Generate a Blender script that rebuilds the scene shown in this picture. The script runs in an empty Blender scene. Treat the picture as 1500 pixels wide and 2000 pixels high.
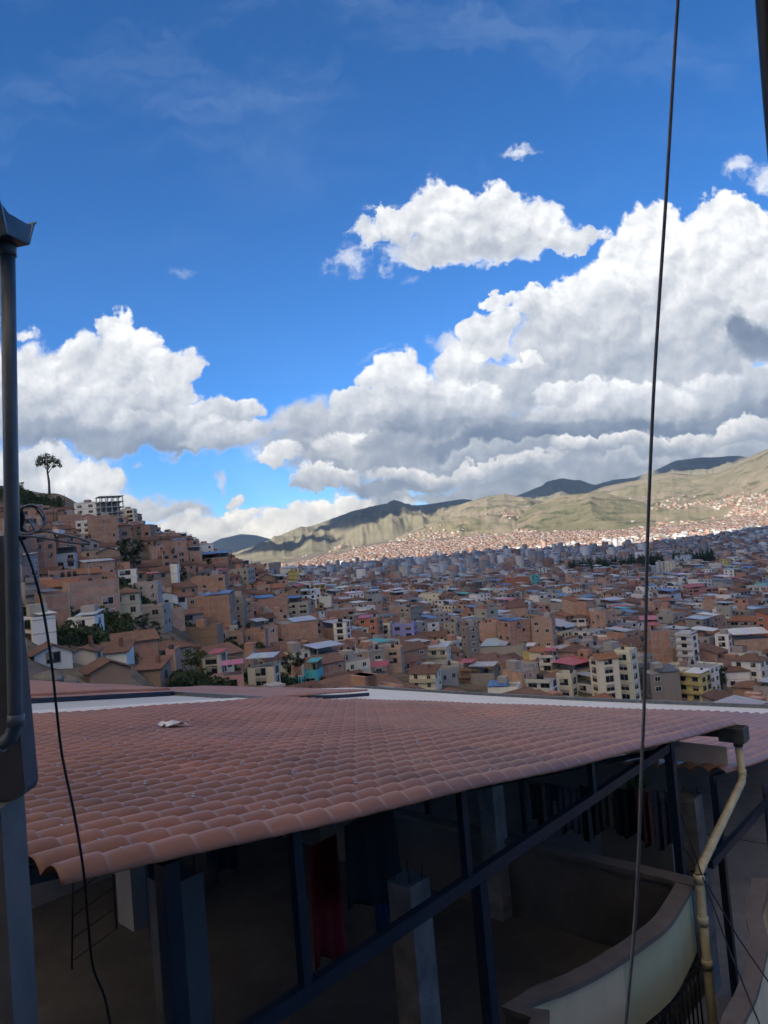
import bpy, bmesh, math, random
import numpy as np
from mathutils import Vector, Matrix
from math import radians as R

# ---------------------------------------------------------------- camera
C = bpy.context.scene.collection
SC = bpy.context.scene
F_PX, CX, CY = 1450.0, 750.0, 1000.0
PITCH, ROLL = R(2.36), R(4.8)
CAM_Z = 62.0
HAZE_D = 3.1e-5
CLOUD_LIGHT = 0.46
CLOUD_THROUGH = 0.92
cam_data = bpy.data.cameras.new("camera")
cam_data.sensor_fit = 'VERTICAL'
cam_data.sensor_height = 36.0
cam_data.lens = 36.0 * F_PX / 2000.0
cam_data.clip_start = 0.05
cam_data.clip_end = 60000
cam = bpy.data.objects.new("camera", cam_data)
C.objects.link(cam)
cam_rot = Matrix.Rotation(R(90) + PITCH, 3, 'X') @ Matrix.Rotation(-ROLL, 3, 'Z')
cam.matrix_world = Matrix.Translation((0, 0, CAM_Z)) @ cam_rot.to_4x4()
SC.camera = cam

def ray(px, py):
    return cam_rot @ Vector(((px - CX) / F_PX, -(py - CY) / F_PX, -1.0))

# ---------------------------------------------------------------- sun, sky and clouds
SUN_EL, SUN_AZ = R(34), R(218)      # azimuth clockwise from +Y: behind the camera, to the left
to_sun = Vector((math.sin(SUN_AZ) * math.cos(SUN_EL), math.cos(SUN_AZ) * math.cos(SUN_EL), math.sin(SUN_EL)))
sun_data = bpy.data.lights.new("sun", 'SUN')
sun_data.energy = 3.5
sun_data.angle = R(0.53)
sun_data.color = (1.0, 0.93, 0.80)
sun = bpy.data.objects.new("sun", sun_data)
C.objects.link(sun)
sun.location = (0, 0, 300)
sun.rotation_euler = to_sun.to_track_quat('Z', 'Y').to_euler()

SC.view_settings.view_transform = 'Standard'
SC.view_settings.look = 'None'
SC.view_settings.exposure = 1.38
SC.view_settings.gamma = 1.0
SC.cycles.use_denoising = True
SC.cycles.use_adaptive_sampling = True
SC.cycles.adaptive_threshold = 0.02
SC.cycles.max_bounces = 6
SC.cycles.diffuse_bounces = 3
SC.cycles.volume_bounces = 0

world = bpy.data.worlds.new("World")
SC.world = world
world.use_nodes = True
NT = world.node_tree
NT.nodes.clear()
def wn(kind, **kw):
    n = NT.nodes.new(kind)
    for k, v in kw.items():
        setattr(n, k, v)
    return n
def wl(a, b):
    NT.links.new(a, b)
def wmath(op, a, b=None, c=None, clamp=False):
    n = wn('ShaderNodeMath', operation=op)
    n.use_clamp = clamp
    for i, v in enumerate((a, b, c)):
        if v is None: continue
        if isinstance(v, (int, float)): n.inputs[i].default_value = v
        else: wl(v, n.inputs[i])
    return n.outputs[0]
def wvec(op, a, b=None, c=None, out=0):
    n = wn('ShaderNodeVectorMath', operation=op)
    for i, v in enumerate((a, b, c)):
        if v is None: continue
        if isinstance(v, (tuple, list)): n.inputs[i].default_value = v
        elif isinstance(v, (int, float)): n.inputs[i].default_value = (v, v, v)
        else: wl(v, n.inputs[i])
    return n.outputs[out]

sky = wn('ShaderNodeTexSky', sky_type='NISHITA')
sky.sun_disc = False
sky.sun_elevation = SUN_EL
sky.sun_rotation = SUN_AZ
sky.altitude = 3400
sky.air_density = 1.0
sky.dust_density = 0.7
sky.ozone_density = 3.0
SKY_STRENGTH = 0.057
hsv = wn('ShaderNodeHueSaturation')
hsv.inputs['Saturation'].default_value = 1.10
hsv.inputs['Value'].default_value = SKY_STRENGTH
tint = wn('ShaderNodeMix', data_type='RGBA', blend_type='MULTIPLY')
tint.inputs[0].default_value = 1.0
wl(sky.outputs[0], tint.inputs[6]); tint.inputs[7].default_value = (0.74, 1.06, 1.36, 1)
wl(tint.outputs[2], hsv.inputs['Color'])

tc = wn('ShaderNodeTexCoord')
sep = wn('ShaderNodeSeparateXYZ')
wl(tc.outputs['Generated'], sep.inputs[0])
ay = wmath('MAXIMUM', wmath('ABSOLUTE', sep.outputs[1]), 0.02)
cmb = wn('ShaderNodeCombineXYZ')
wl(wmath('DIVIDE', sep.outputs[0], ay), cmb.inputs[0])
wl(wmath('DIVIDE', sep.outputs[2], ay), cmb.inputs[1])
P = cmb.outputs[0]

def noise(vec, scale, detail=6, rough=0.55, out='Fac'):
    n = wn('ShaderNodeTexNoise')
    n.noise_dimensions = '2D'
    wl(vec, n.inputs['Vector'])
    n.inputs['Scale'].default_value = scale
    n.inputs['Detail'].default_value = detail
    n.inputs['Roughness'].default_value = rough
    return n.outputs[out]
def billow(vec, scale, detail=3, rough=0.5):
    n = wn('ShaderNodeTexVoronoi')
    n.voronoi_dimensions = '2D'
    n.feature = 'SMOOTH_F1'
    n.normalize = True
    wl(vec, n.inputs['Vector'])
    n.inputs['Scale'].default_value = scale
    n.inputs['Detail'].default_value = detail
    n.inputs['Roughness'].default_value = rough
    n.inputs['Smoothness'].default_value = 0.35
    return n.outputs['Distance']

warp = wvec('SUBTRACT', noise(P, 9.0, 5, 0.62, 'Color'), (0.5, 0.5, 0.5))
Pw = wvec('MULTIPLY_ADD', warp, 0.085, P)
Pb = wvec('MULTIPLY_ADD', warp, 0.03, P)
bil = billow(Pb, 22.0, 3.5, 0.55)
LSUN = (-0.008, 0.013, 0)
bil2 = billow(wvec('ADD', Pb, LSUN), 22.0, 3.5, 0.55)
relief = wmath('MULTIPLY', wmath('SUBTRACT', bil2, bil), 1.05)     # lit sides of the billows
fine = noise(Pb, 34.0, 5, 0.6)
fine2 = noise(wvec('ADD', Pb, (-0.005, 0.009, 0)), 34.0, 5, 0.6)
relief = wmath('ADD', relief, wmath('MULTIPLY', wmath('SUBTRACT', fine, fine2), 0.55))
broad = noise(Pb, 9.0, 4, 0.55)
relief = wmath('ADD', relief, wmath('MULTIPLY', wmath('SUBTRACT', broad, 0.5), 0.75))
edge = wmath('ADD', wmath('MULTIPLY', wmath('SUBTRACT', bil, 0.35), 0.9), wmath('MULTIPLY', wmath('SUBTRACT', fine, 0.5), 0.55))
wisp_n = wmath('MULTIPLY', wmath('SUBTRACT', noise(wvec('MULTIPLY', Pw, (1, 1.5, 1)), 26.0, 8, 0.72), 0.5), 3.0)

# x, y, rx, ry, light at top, light at base, softness, wispy
PUFFS = [
 # low bank over the far valley, left
 (20,975,150,110,.84,.54,.25,0),(95,925,65,55,.95,.60,.2,0),(175,940,65,50,.97,.60,.2,0),
 (235,985,80,32,.84,.50,.3,0),(160,1010,200,35,.66,.54,.5,0),(320,1005,90,22,.72,.56,.4,1),
 (400,1045,200,38,.88,.66,.3,0),(575,1028,150,32,.93,.70,.25,0),(470,1008,60,17,.92,.7,.3,1),
 (680,1000,90,30,.93,.66,.25,0),(760,985,80,25,.88,.6,.3,0),(500,1060,260,20,.78,.66,.5,0),(640,1050,110,22,.7,.62,.5,0),
 (455,975,22,16,.95,.75,.4,1),(430,940,17,18,.75,.6,.9,1),(265,918,16,8,.8,.7,.9,1),(385,915,16,14,.6,.5,1.2,1),
 # tall cloud on the left
 (50,745,110,80,.88,.68,.25,0),(45,640,24,17,.93,.8,.6,1),(235,655,48,52,1.,.80,.15,0),(280,695,52,60,.96,.66,.15,0),
 (130,735,110,70,.95,.72,.18,0),(215,750,120,80,.84,.60,.2,0),(60,800,150,70,.86,.55,.25,0),(330,755,58,70,.95,.62,.15,0),
 (250,815,150,75,.86,.42,.2,0),(460,800,62,34,.95,.58,.2,0),(385,820,80,45,.84,.52,.2,0),(110,850,140,28,.50,.36,.4,0),
 (330,862,110,34,.62,.30,.3,0),(450,852,105,33,.90,.46,.25,0),(300,838,90,34,.82,.46,.25,0),
 # grey deck joining the two clouds
 (620,830,110,55,.78,.55,.4,0),(720,860,220,75,.66,.46,.3,0),(900,880,300,80,.60,.40,.3,0),(1250,860,420,110,.60,.40,.3,0),
 (543,900,33,24,.96,.70,.25,0),
 (1050,952,330,24,.46,.38,.35,0),(780,950,120,20,.42,.34,.4,0),
 # great cloud on the right
 (1285,455,72,66,1.,.92,.12,0),(1410,440,80,58,1.,.92,.12,0),(1490,500,90,80,1.,.86,.12,0),(1350,520,150,90,.98,.84,.15,0),
 (1230,520,60,55,1.,.85,.15,0),(1180,570,80,50,1.,.82,.15,0),(1060,602,62,36,1.,.78,.15,0),(975,588,42,12,1.,.85,.3,1),
 (1130,650,140,80,.86,.66,.2,0),(1390,640,190,120,.84,.60,.2,0),(950,655,60,50,.98,.72,.15,0),(860,676,44,24,.9,.8,.8,1),
 (900,720,70,50,.92,.66,.2,0),(1200,740,260,90,.64,.56,.3,0),(1000,760,120,60,.70,.55,.25,0),(1030,700,28,10,1.,.8,.5,1),
 (1450,640,40,52,.24,.34,.5,0),(1490,670,60,62,.22,.36,.5,0),
 (770,760,62,58,1.,.66,.15,0),(700,785,55,32,.92,.70,.2,0),(850,785,95,68,.95,.50,.18,0),(940,790,70,50,.92,.52,.2,0),
 (1390,775,150,48,.84,.46,.2,0),(1290,780,85,40,.92,.56,.2,0),(1160,785,100,42,.97,.56,.18,0),(1095,770,45,26,.95,.6,.2,0),
 (830,838,110,18,.48,.34,.45,0),(1130,850,330,22,.40,.20,.4,0),(1420,815,170,18,.44,.24,.4,0),(960,858,160,18,.40,.24,.4,0),
 # rolls under the deck
 (660,872,75,32,1.0,.58,.2,0),(640,935,65,27,.96,.45,.2,1),(600,900,40,12,.6,.5,.7,1),
 (760,868,70,22,.62,.44,.4,0),(830,922,110,20,1.0,.46,.2,0),(930,893,120,14,.62,.36,.4,0),(1000,912,110,15,.92,.44,.25,0),
 (1050,885,120,14,.62,.4,.4,0),(1180,880,120,16,.92,.42,.25,0),(1330,862,120,18,.94,.44,.22,0),(1460,842,90,22,.90,.46,.25,0),
 (1240,905,170,14,.66,.40,.4,0),(1440,880,120,14,.66,.44,.4,0),(980,938,150,11,.45,.34,.5,0),
 # lone cloud higher up
 (865,420,78,72,.97,.80,.16,0),(965,425,72,66,.95,.78,.16,0),(1050,450,80,55,.90,.74,.2,0),(1125,470,62,24,.90,.76,.3,1),
 (1175,470,30,11,.85,.75,.7,1),
 (770,440,66,40,.90,.78,.3,1),(720,455,42,30,.88,.78,.4,1),(672,505,34,32,.80,.74,.9,1),(850,485,110,36,.80,.68,.3,0),(960,480,90,30,.80,.68,.3,0),
 (1020,301,42,11,.85,.75,.9,1),(1440,330,36,26,.85,.75,.8,1),(1490,352,32,30,.85,.75,.8,1),(370,538,38,8,.6,.5,1.6,1),(735,690,26,8,.6,.5,1.6,1),
 (790,540,26,8,.5,.5,1.6,1),(5,610,40,14,.6,.5,1.4,1),
]
def uv_of(px, py):
    d = ray(px, py)
    return d.x / d.y, d.z / d.y
PwY = wvec('DOT_PRODUCT', Pw, (0, 1, 0), out=1)
shade = None
alpha = None
for (px, py, rx, ry, top, bot, soft, wisp) in PUFFS:
    cu, cv = uv_of(px, py)
    ru, rv = rx / F_PX * 1.12, ry / F_PX * 1.12
    q = wvec('MULTIPLY_ADD', Pw, (1 / ru, 1 / rv, 0), (-cu / ru, -cv / rv, 0))
    e = wvec('LENGTH', q, out=1)
    k = min(0.7, 0.020 / min(ru, rv) + 0.12)
    e = wmath('MULTIPLY_ADD', edge, k, e)
    if wisp:
        e = wmath('MULTIPLY_ADD', wisp_n, -0.55, e)
    mr = wn('ShaderNodeMapRange', interpolation_type='SMOOTHSTEP')
    wl(e, mr.inputs['Value'])
    mr.inputs['From Min'].default_value = 1.0
    mr.inputs['From Max'].default_value = 1.0 - max(soft * 1.25, 0.16)
    mr.inputs['To Min'].default_value = 0.0
    mr.inputs['To Max'].default_value = 1.0 if soft < 0.75 else 0.8 if soft < 1 else 0.3
    m = mr.outputs[0]
    g = (top - bot) * 0.62 / rv
    t = wmath('MULTIPLY_ADD', PwY, g, (top + bot) * 0.5 - cv * g)
    if shade is None:
        shade, alpha = t, m
    else:
        mx = wn('ShaderNodeMix', data_type='FLOAT')
        wl(m, mx.inputs[0]); wl(shade, mx.inputs[2]); wl(t, mx.inputs[3])
        shade = mx.outputs[0]
        alpha = wmath('MAXIMUM', alpha, m)
relief_k = wmath('MULTIPLY_ADD', shade, 0.45, 0.12)
val = wmath('MULTIPLY_ADD', relief, relief_k, shade, clamp=True)
ramp = wn('ShaderNodeValToRGB')
cr = ramp.color_ramp
cr.elements[0].position = 0.0; cr.elements[0].color = (0.085, 0.125, 0.20, 1)
cr.elements[1].position = 1.0; cr.elements[1].color = (0.93, 0.94, 0.95, 1)
for pos, col in ((0.25, (0.16, 0.21, 0.30, 1)), (0.5, (0.33, 0.38, 0.46, 1)), (0.72, (0.56, 0.59, 0.64, 1)), (0.9, (0.78, 0.795, 0.82, 1))):
    el = cr.elements.new(pos); el.color = col
wl(val, ramp.inputs[0])
# light near the horizon is warmer
warmf = wn('ShaderNodeMapRange')
wl(wmath('DIVIDE', sep.outputs[2], ay), warmf.inputs['Value'])
warmf.inputs['From Min'].default_value = 0.17; warmf.inputs['From Max'].default_value = 0.02
wmul = wn('ShaderNodeMix', data_type='RGBA', blend_type='MULTIPLY')
wl(warmf.outputs[0], wmul.inputs[0]); wl(ramp.outputs[0], wmul.inputs[6]); wmul.inputs[7].default_value = (1.30, 1.20, 1.02, 1)
# thin high cirrus
cir = wvec('MULTIPLY', wvec('ADD', P, wvec('MULTIPLY', warp, 0.12)), (1.0, 3.2, 1))
cmr = wn('ShaderNodeMapRange', interpolation_type='SMOOTHSTEP')
wl(noise(cir, 2.6, 7, 0.62), cmr.inputs['Value'])
cmr.inputs['From Min'].default_value = 0.46; cmr.inputs['From Max'].default_value = 0.85
cmr.inputs['To Max'].default_value = 0.15
hmr = wn('ShaderNodeMapRange')
wl(wmath('DIVIDE', sep.outputs[2], ay), hmr.inputs['Value'])
hmr.inputs['From Min'].default_value = 0.38; hmr.inputs['From Max'].default_value = 0.62
cfac = wmath('MULTIPLY', cmr.outputs[0], hmr.outputs[0])
cmix = wn('ShaderNodeMix', data_type='RGBA')
wl(cfac, cmix.inputs[0]); wl(hsv.outputs[0], cmix.inputs[6]); cmix.inputs[7].default_value = (0.22, 0.28, 0.38, 1)
final = wn('ShaderNodeMix', data_type='RGBA')
cdim = wvec('MULTIPLY', wmul.outputs[2], (CLOUD_LIGHT,) * 3)
wl(alpha, final.inputs[0]); wl(cmix.outputs[2], final.inputs[6]); wl(cdim, final.inputs[7])
bg_cloud = wn('ShaderNodeBackground')
wl(final.outputs[2], bg_cloud.inputs[0])
bg_sky = wn('ShaderNodeBackground')
wl(hsv.outputs[0], bg_sky.inputs[0])
band = wmath('MULTIPLY', wmath('LESS_THAN', wmath('DIVIDE', sep.outputs[2], ay), 1.2), wmath('GREATER_THAN', sep.outputs[2], -0.05))
mixs = wn('ShaderNodeMixShader')
wl(band, mixs.inputs[0]); wl(bg_sky.outputs[0], mixs.inputs[1]); wl(bg_cloud.outputs[0], mixs.inputs[2])
wo = wn('ShaderNodeOutputWorld')
wl(mixs.outputs[0], wo.inputs[0])
world.cycles.sampling_method = 'MANUAL'
world.cycles.sample_map_resolution = 512
# ---------------------------------------------------------------- helpers
def tag(o, label=None, cat=None, group=None, kind=None):
    if label: o["label"] = label
    if cat: o["category"] = cat
    if group: o["group"] = group
    if kind: o["kind"] = kind
    return o

def empty(name, loc, label, cat, group=None, rz=0.0):
    o = bpy.data.objects.new(name, None)
    C.objects.link(o)
    o.location = loc
    o.rotation_euler = (0, 0, rz)
    return tag(o, label, cat, group)

class MB:
    """collects shapes and links them as ONE mesh object"""
    def __init__(self):
        self.v, self.f, self.m, self.c, self.s = [], [], [], [], []
        self.mi, self.col, self.smooth = 0, None, False
    def face(self, idx):
        self.f.append(idx); self.m.append(self.mi); self.c.append(self.col); self.s.append(self.smooth)
    def box(self, c, size, ax=(1, 0, 0), ay=(0, 1, 0), az=(0, 0, 1)):
        c = Vector(c); X, Y, Z = Vector(ax) * size[0] / 2, Vector(ay) * size[1] / 2, Vector(az) * size[2] / 2
        b = len(self.v)
        for sz in (-1, 1):
            for sx, sy in ((-1, -1), (1, -1), (1, 1), (-1, 1)):
                self.v.append(tuple(c + X * sx + Y * sy + Z * sz))
        for q in ((3, 2, 1, 0), (4, 5, 6, 7), (0, 1, 5, 4), (1, 2, 6, 5), (2, 3, 7, 6), (3, 0, 4, 7)):
            self.face([b + i for i in q])
        return self
    def prism(self, pts, up, cap=True):
        """pts: polygon (3D, counter-clockwise seen from the side of up), extruded by up"""
        up = Vector(up); n = len(pts); b = len(self.v)
        for p in pts: self.v.append(tuple(Vector(p)))
        for p in pts: self.v.append(tuple(Vector(p) + up))
        for i in range(n):
            j = (i + 1) % n
            self.face([b + i, b + j, b + n + j, b + n + i])
        if cap:
            self.face([b + i for i in reversed(range(n))])
            self.face([b + n + i for i in range(n)])
        return self
    def quad(self, pts):
        b = len(self.v)
        for p in pts: self.v.append(tuple(p))
        self.face(list(range(b, b + len(pts))))
        return self
    def tube(self, pts, r, n=8, cap=True):
        pts = [Vector(p) for p in pts]
        rs = r if isinstance(r, (list, tuple)) else [r] * len(pts)
        b = len(self.v); sm = self.smooth; self.smooth = True
        prev = None
        for i, p in enumerate(pts):
            d = (pts[min(i + 1, len(pts) - 1)] - pts[max(i - 1, 0)]).normalized()
            if prev is None:
                u = d.orthogonal().normalized()
            else:
                u = (prev - d * prev.dot(d)).normalized()
            prev = u
            w = d.cross(u)
            for k in range(n):
                a = 2 * math.pi * k / n
                self.v.append(tuple(p + (u * math.cos(a) + w * math.sin(a)) * rs[i]))
        for i in range(len(pts) - 1):
            for k in range(n):
                k2 = (k + 1) % n
                self.face([b + i * n + k, b + i * n + k2, b + (i + 1) * n + k2, b + (i + 1) * n + k])
        self.smooth = sm
        if cap:
            self.face([b + k for k in reversed(range(n))])
            e = b + (len(pts) - 1) * n
            self.face([e + k for k in range(n)])
        return self
    def mesh(self, name, mats):
        me = bpy.data.meshes.new(name)
        me.from_pydata(self.v, [], self.f)
        mats = mats if isinstance(mats, (list, tuple)) else [mats]
        for m in mats: me.materials.append(m)
        me.polygons.foreach_set("material_index", self.m)
        me.polygons.foreach_set("use_smooth", self.s)
        if any(c is not None for c in self.c):
            at = me.color_attributes.new("tone", 'FLOAT_COLOR', 'CORNER')
            lens = np.array([len(f) for f in self.f])
            cols = np.array([(*(c or (1, 1, 1)), 1.0) for c in self.c], dtype=np.float32)
            at.data.foreach_set("color", np.repeat(cols, lens, axis=0).ravel())
        me.update()
        return me
    def build(self, name, mats, parent=None, loc=None, rz=0.0):
        o = bpy.data.objects.new(name, self.mesh(name, mats))
        C.objects.link(o)
        if parent is not None: o.parent = parent
        if loc is not None: o.location = loc
        if rz: o.rotation_euler = (0, 0, rz)
        return o

def mat(name, color, rough=0.8, metal=0.0, noise_amt=0.25, noise_scale=3.0, bump=0.0, bump_scale=20.0, spec=0.5, streak=False, color2=None, attr=False):
    """principled material with object-space mottling (real dirt and wear), optional bump"""
    m = bpy.data.materials.new(name)
    m.use_nodes = True
    nt = m.node_tree; N = nt.nodes; L = nt.links
    b = N['Principled BSDF']
    b.inputs['Roughness'].default_value = rough
    b.inputs['Metallic'].default_value = metal
    b.inputs['Specular IOR Level'].default_value = spec
    tcn = N.new('ShaderNodeTexCoord')
    vec = tcn.outputs['Object']
    if streak:
        mp = N.new('ShaderNodeMapping'); mp.inputs['Scale'].default_value = (1, 1, 0.15)
        L.new(vec, mp.inputs[0]); vec = mp.outputs[0]
    n1 = N.new('ShaderNodeTexNoise'); n1.inputs['Scale'].default_value = noise_scale
    n1.inputs['Detail'].default_value = 6; n1.inputs['Roughness'].default_value = 0.65
    L.new(vec, n1.inputs['Vector'])
    rp = N.new('ShaderNodeMapRange')
    rp.inputs['From Min'].default_value = 0.3; rp.inputs['From Max'].default_value = 0.7
    L.new(n1.outputs['Fac'], rp.inputs['Value'])
    mx = N.new('ShaderNodeMix'); mx.data_type = 'RGBA'
    L.new(rp.outputs[0], mx.inputs[0])
    c2 = color2 or tuple(min(1, c * (1 + noise_amt)) for c in color)
    c1 = tuple(c * (1 - noise_amt) for c in color)
    mx.inputs[6].default_value = (*c1, 1); mx.inputs[7].default_value = (*c2, 1)
    out = mx.outputs[2]
    if attr:
        at = N.new('ShaderNodeVertexColor'); at.layer_name = "tone"
        mm = N.new('ShaderNodeMix'); mm.data_type = 'RGBA'; mm.blend_type = 'MULTIPLY'; mm.inputs[0].default_value = 1
        L.new(out, mm.inputs[6]); L.new(at.outputs['Color'], mm.inputs[7]); out = mm.outputs[2]
    L.new(out, b.inputs['Base Color'])
    if bump:
        n2 = N.new('ShaderNodeTexNoise'); n2.inputs['Scale'].default_value = bump_scale; n2.inputs['Detail'].default_value = 4
        L.new(tcn.outputs['Object'], n2.inputs['Vector'])
        bp = N.new('ShaderNodeBump'); bp.inputs['Strength'].default_value = bump; bp.inputs['Distance'].default_value = 0.02
        L.new(n2.outputs['Fac'], bp.inputs['Height']); L.new(bp.outputs[0], b.inputs['Normal'])
    return m

rnd = random.Random(11)
M_tile = mat("terracotta_tile_sheet", (0.285, 0.120, 0.060), 0.42, spec=0.5, noise_amt=0.30, noise_scale=0.9, bump=0.10, bump_scale=60, attr=True)
M_steel = mat("dark_blue_steel", (0.022, 0.032, 0.055), 0.4, 0.2, bump=0.05)
M_conc = mat("raw_concrete", (0.20, 0.19, 0.185), 0.9, noise_amt=0.38, noise_scale=4, bump=0.3, bump_scale=30)
M_screed = mat("brown_screed", (0.125, 0.115, 0.108), 0.9, noise_amt=0.25, noise_scale=1.2, bump=0.2)
M_render = mat("grey_render_wall", (0.31, 0.29, 0.28), 0.9, noise_amt=0.2, noise_scale=1.5, streak=True)
M_cap = mat("brown_cap", (0.15, 0.13, 0.118), 0.85, noise_amt=0.2, bump=0.15)
M_cream = mat("cream_paint", (0.66, 0.58, 0.41), 0.75, noise_amt=0.12, noise_scale=1.5, streak=True)
M_green = mat("pale_green_paint", (0.46, 0.48, 0.32), 0.75, noise_amt=0.10, noise_scale=1.5, streak=True)
M_yellowpaint = mat("yellow_paint", (0.55, 0.42, 0.15), 0.75, noise_amt=0.12)
M_white = mat("white_sheet", (0.62, 0.62, 0.60), 0.5, noise_amt=0.10, noise_scale=0.9)
M_whiteb = mat("grey_sheet", (0.42, 0.44, 0.45), 0.5, noise_amt=0.10, noise_scale=0.9)
M_board = mat("painted_fascia", (0.50, 0.46, 0.44), 0.7, noise_amt=0.18, noise_scale=2.5)
M_galv = mat("galvanised_metal", (0.13, 0.145, 0.155), 0.45, 0.6, noise_amt=0.3, noise_scale=6)
M_pvc_y = mat("aged_cream_pipe", (0.47, 0.42, 0.28), 0.6, noise_amt=0.28, noise_scale=5)
M_pvc_g = mat("blue_grey_pipe", (0.16, 0.18, 0.19), 0.35, noise_amt=0.2, noise_scale=5)
M_dkwall = mat("dark_plaster_wall", (0.175, 0.16, 0.15), 0.9, noise_amt=0.25, noise_scale=2, bump=0.35, bump_scale=14)  # dark grey plaster in its own colour, mottled
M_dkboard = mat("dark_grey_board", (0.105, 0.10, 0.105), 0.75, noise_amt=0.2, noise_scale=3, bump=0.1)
M_black = mat("black_cable", (0.012, 0.012, 0.013), 0.5)
M_cablegrey = mat("grey_cable", (0.28, 0.26, 0.25), 0.5)
M_cablelight = mat("pale_cable", (0.32, 0.32, 0.36), 0.4)
M_chrome = mat("zinc_screw", (0.45, 0.47, 0.50), 0.3, 0.9)
M_iron = mat("black_iron", (0.015, 0.016, 0.018), 0.5, 0.3)

def dirn(az, el):
    return Vector((math.sin(az) * math.cos(el), math.cos(az) * math.cos(el), math.sin(el)))
AZ = R(42.0)
AH, BH = dirn(AZ, 0), dirn(AZ - math.pi / 2, 0)       # along / across the neighbouring terrace
ORG = ray(125, 1740) * 3.4
def LP(a, b, z):                                      # terrace coordinates -> world
    return Vector((ORG.x, ORG.y, 0)) + AH * a + BH * b + Vector((0, 0, CAM_Z + z))
def PP(px, py, depth):
    return ray(px, py) * depth + Vector((0, 0, CAM_Z))
SLOPE = R(-8.98)

# ---------------------------------------------------------------- tiled roofs
def tile_sheet(P0, A, B, s0, s1, t0, t1, seed=0, period=0.245, step=0.25, fine=True):
    """pressed tile sheet: barrels run along A (downhill), courses step every `step`"""
    A = A.normalized(); B = (B - A * B.dot(A)).normalized(); Nn = A.cross(B).normalized()
    if Nn.z < 0: Nn = -Nn
    us = np.linspace(0, 1, 11 if fine else 7)[:-1]
    fr = np.array([0, .12, .3, .5, .7, .84, .92, .965, 1.0]) if fine else np.array([0, .5, .85, 1.0])
    lift = np.array([.0, .003, .007, .0105, .0135, .0155, .015, .011, .001]) if fine else np.array([0, .006, .012, 0.001])
    ncol = int(round((t1 - t0) / period)); nrow = int(round((s1 - s0) / step))
    T = np.concatenate([t0 + (i + us) * period for i in range(ncol)] + [[t0 + ncol * period]])
    U = np.concatenate([us for i in range(ncol)] + [[0.0]])
    S, Lf, ROW = [], [], []
    for j in range(nrow):
        for k in range(len(fr) - (0 if j == nrow - 1 else 1)):
            S.append(s0 + (j + fr[k]) * step); Lf.append(lift[k]); ROW.append(j)
    S, Lf = np.array(S), np.array(Lf)
    prof = 0.066 * np.abs(np.sin(np.pi * U)) ** 0.80
    rg = np.random.default_rng(seed)
    SS, TT = np.meshgrid(S, T, indexing='ij')
    wob = 0.010 * np.sin(TT * 1.3 + SS * 0.7 + seed) + 0.008 * np.sin(SS * 2.1 + seed)
    H = prof[None, :] + Lf[:, None] * (0.2 + 0.8 * (prof[None, :] / 0.066)) + wob
    # courses lean a little from barrel to barrel
    jit = rg.normal(0, 0.004, (1, len(T)))
    SSj = SS + 0.010 * np.sin(TT * 6.0)
    Pn = np.array(P0)[None, None] + SSj[..., None] * np.array(A) + TT[..., None] * np.array(B) + H[..., None] * np.array(Nn)
    nS, nT = len(S), len(T)
    verts = Pn.reshape(-1, 3)
    i, j = np.meshgrid(np.arange(nS - 1), np.arange(nT - 1), indexing='ij')
    a = i * nT + j
    faces = np.stack([a, a + nT, a + nT + 1, a + 1], -1).reshape(-1, 4)
    # underside edge lip: drop the rim so the sheet shows thickness
    me = bpy.data.meshes.new("tile_sheet")
    me.vertices.add(len(verts)); me.vertices.foreach_set("co", verts.astype(np.float32).ravel())
    me.loops.add(faces.size); me.loops.foreach_set("vertex_index", faces.astype(np.int32).ravel())
    me.polygons.add(len(faces))
    me.polygons.foreach_set("loop_start", np.arange(0, faces.size, 4, dtype=np.int32))
    me.polygons.foreach_set("loop_total", np.full(len(faces), 4, dtype=np.int32))
    me.update(calc_edges=True)
    me.polygons.foreach_set("use_smooth", np.ones(len(faces), dtype=bool))
    # each sheet is a metre or so wide and has weathered a little differently
    tone_tab = rg.uniform(0.88, 1.10, (60, 80))
    warm = rg.uniform(-0.05, 0.05, (60, 80))
    sc, tcn = S[faces[:, 0] // nT], T[faces[:, 0] % nT]
    ia = ((sc - s0) / step).astype(int) // 1 % 60; ib = ((tcn - t0) / period).astype(int) % 80
    sa = ((sc - s0) / 2.75).astype(int); sb = ((tcn - t0) / 1.0).astype(int)
    tone = 1 + (tone_tab[ia, ib] - 1) * 0.6 + (tone_tab[sa % 60, sb % 80] - 1) * 0.8
    w = warm[sa % 60, (sb * 3) % 80]
    col = np.stack([tone * (1 + w), tone, tone * (1 - w), np.ones_like(tone)], -1)
    at = me.color_attributes.new("tone", 'FLOAT_COLOR', 'CORNER')
    at.data.foreach_set("color", np.repeat(col, 4, axis=0).astype(np.float32).ravel())
    me.materials.append(M_tile)
    o = bpy.data.objects.new("tile_sheet", me)
    C.objects.link(o)
    sol = o.modifiers.new("thickness", 'SOLIDIFY'); sol.thickness = 0.006; sol.offset = -1
    return o, Nn

camv = Vector((0, 0, CAM_Z))
A9 = dirn(AZ, SLOPE)
B_main, B_low = dirn(AZ - math.pi / 2, R(-2.37)), dirn(AZ - math.pi / 2, R(-3.0))
P_main = ORG + camv
P_low = ray(1420, 1513) * 10.0 + camv

root = empty("terrace_roof", P_main, "large terracotta tile sheet roof in front, held by dark blue steel posts over a terrace", "roof")
def under(o, r):
    o.parent = r; o.matrix_parent_inverse = Matrix.Translation(r.location).inverted(); return o
sheet, N_main = tile_sheet(P_main, A9, B_main, 0.0, 9.5, 0.03, 9.83, 1)
under(sheet, root)
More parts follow.
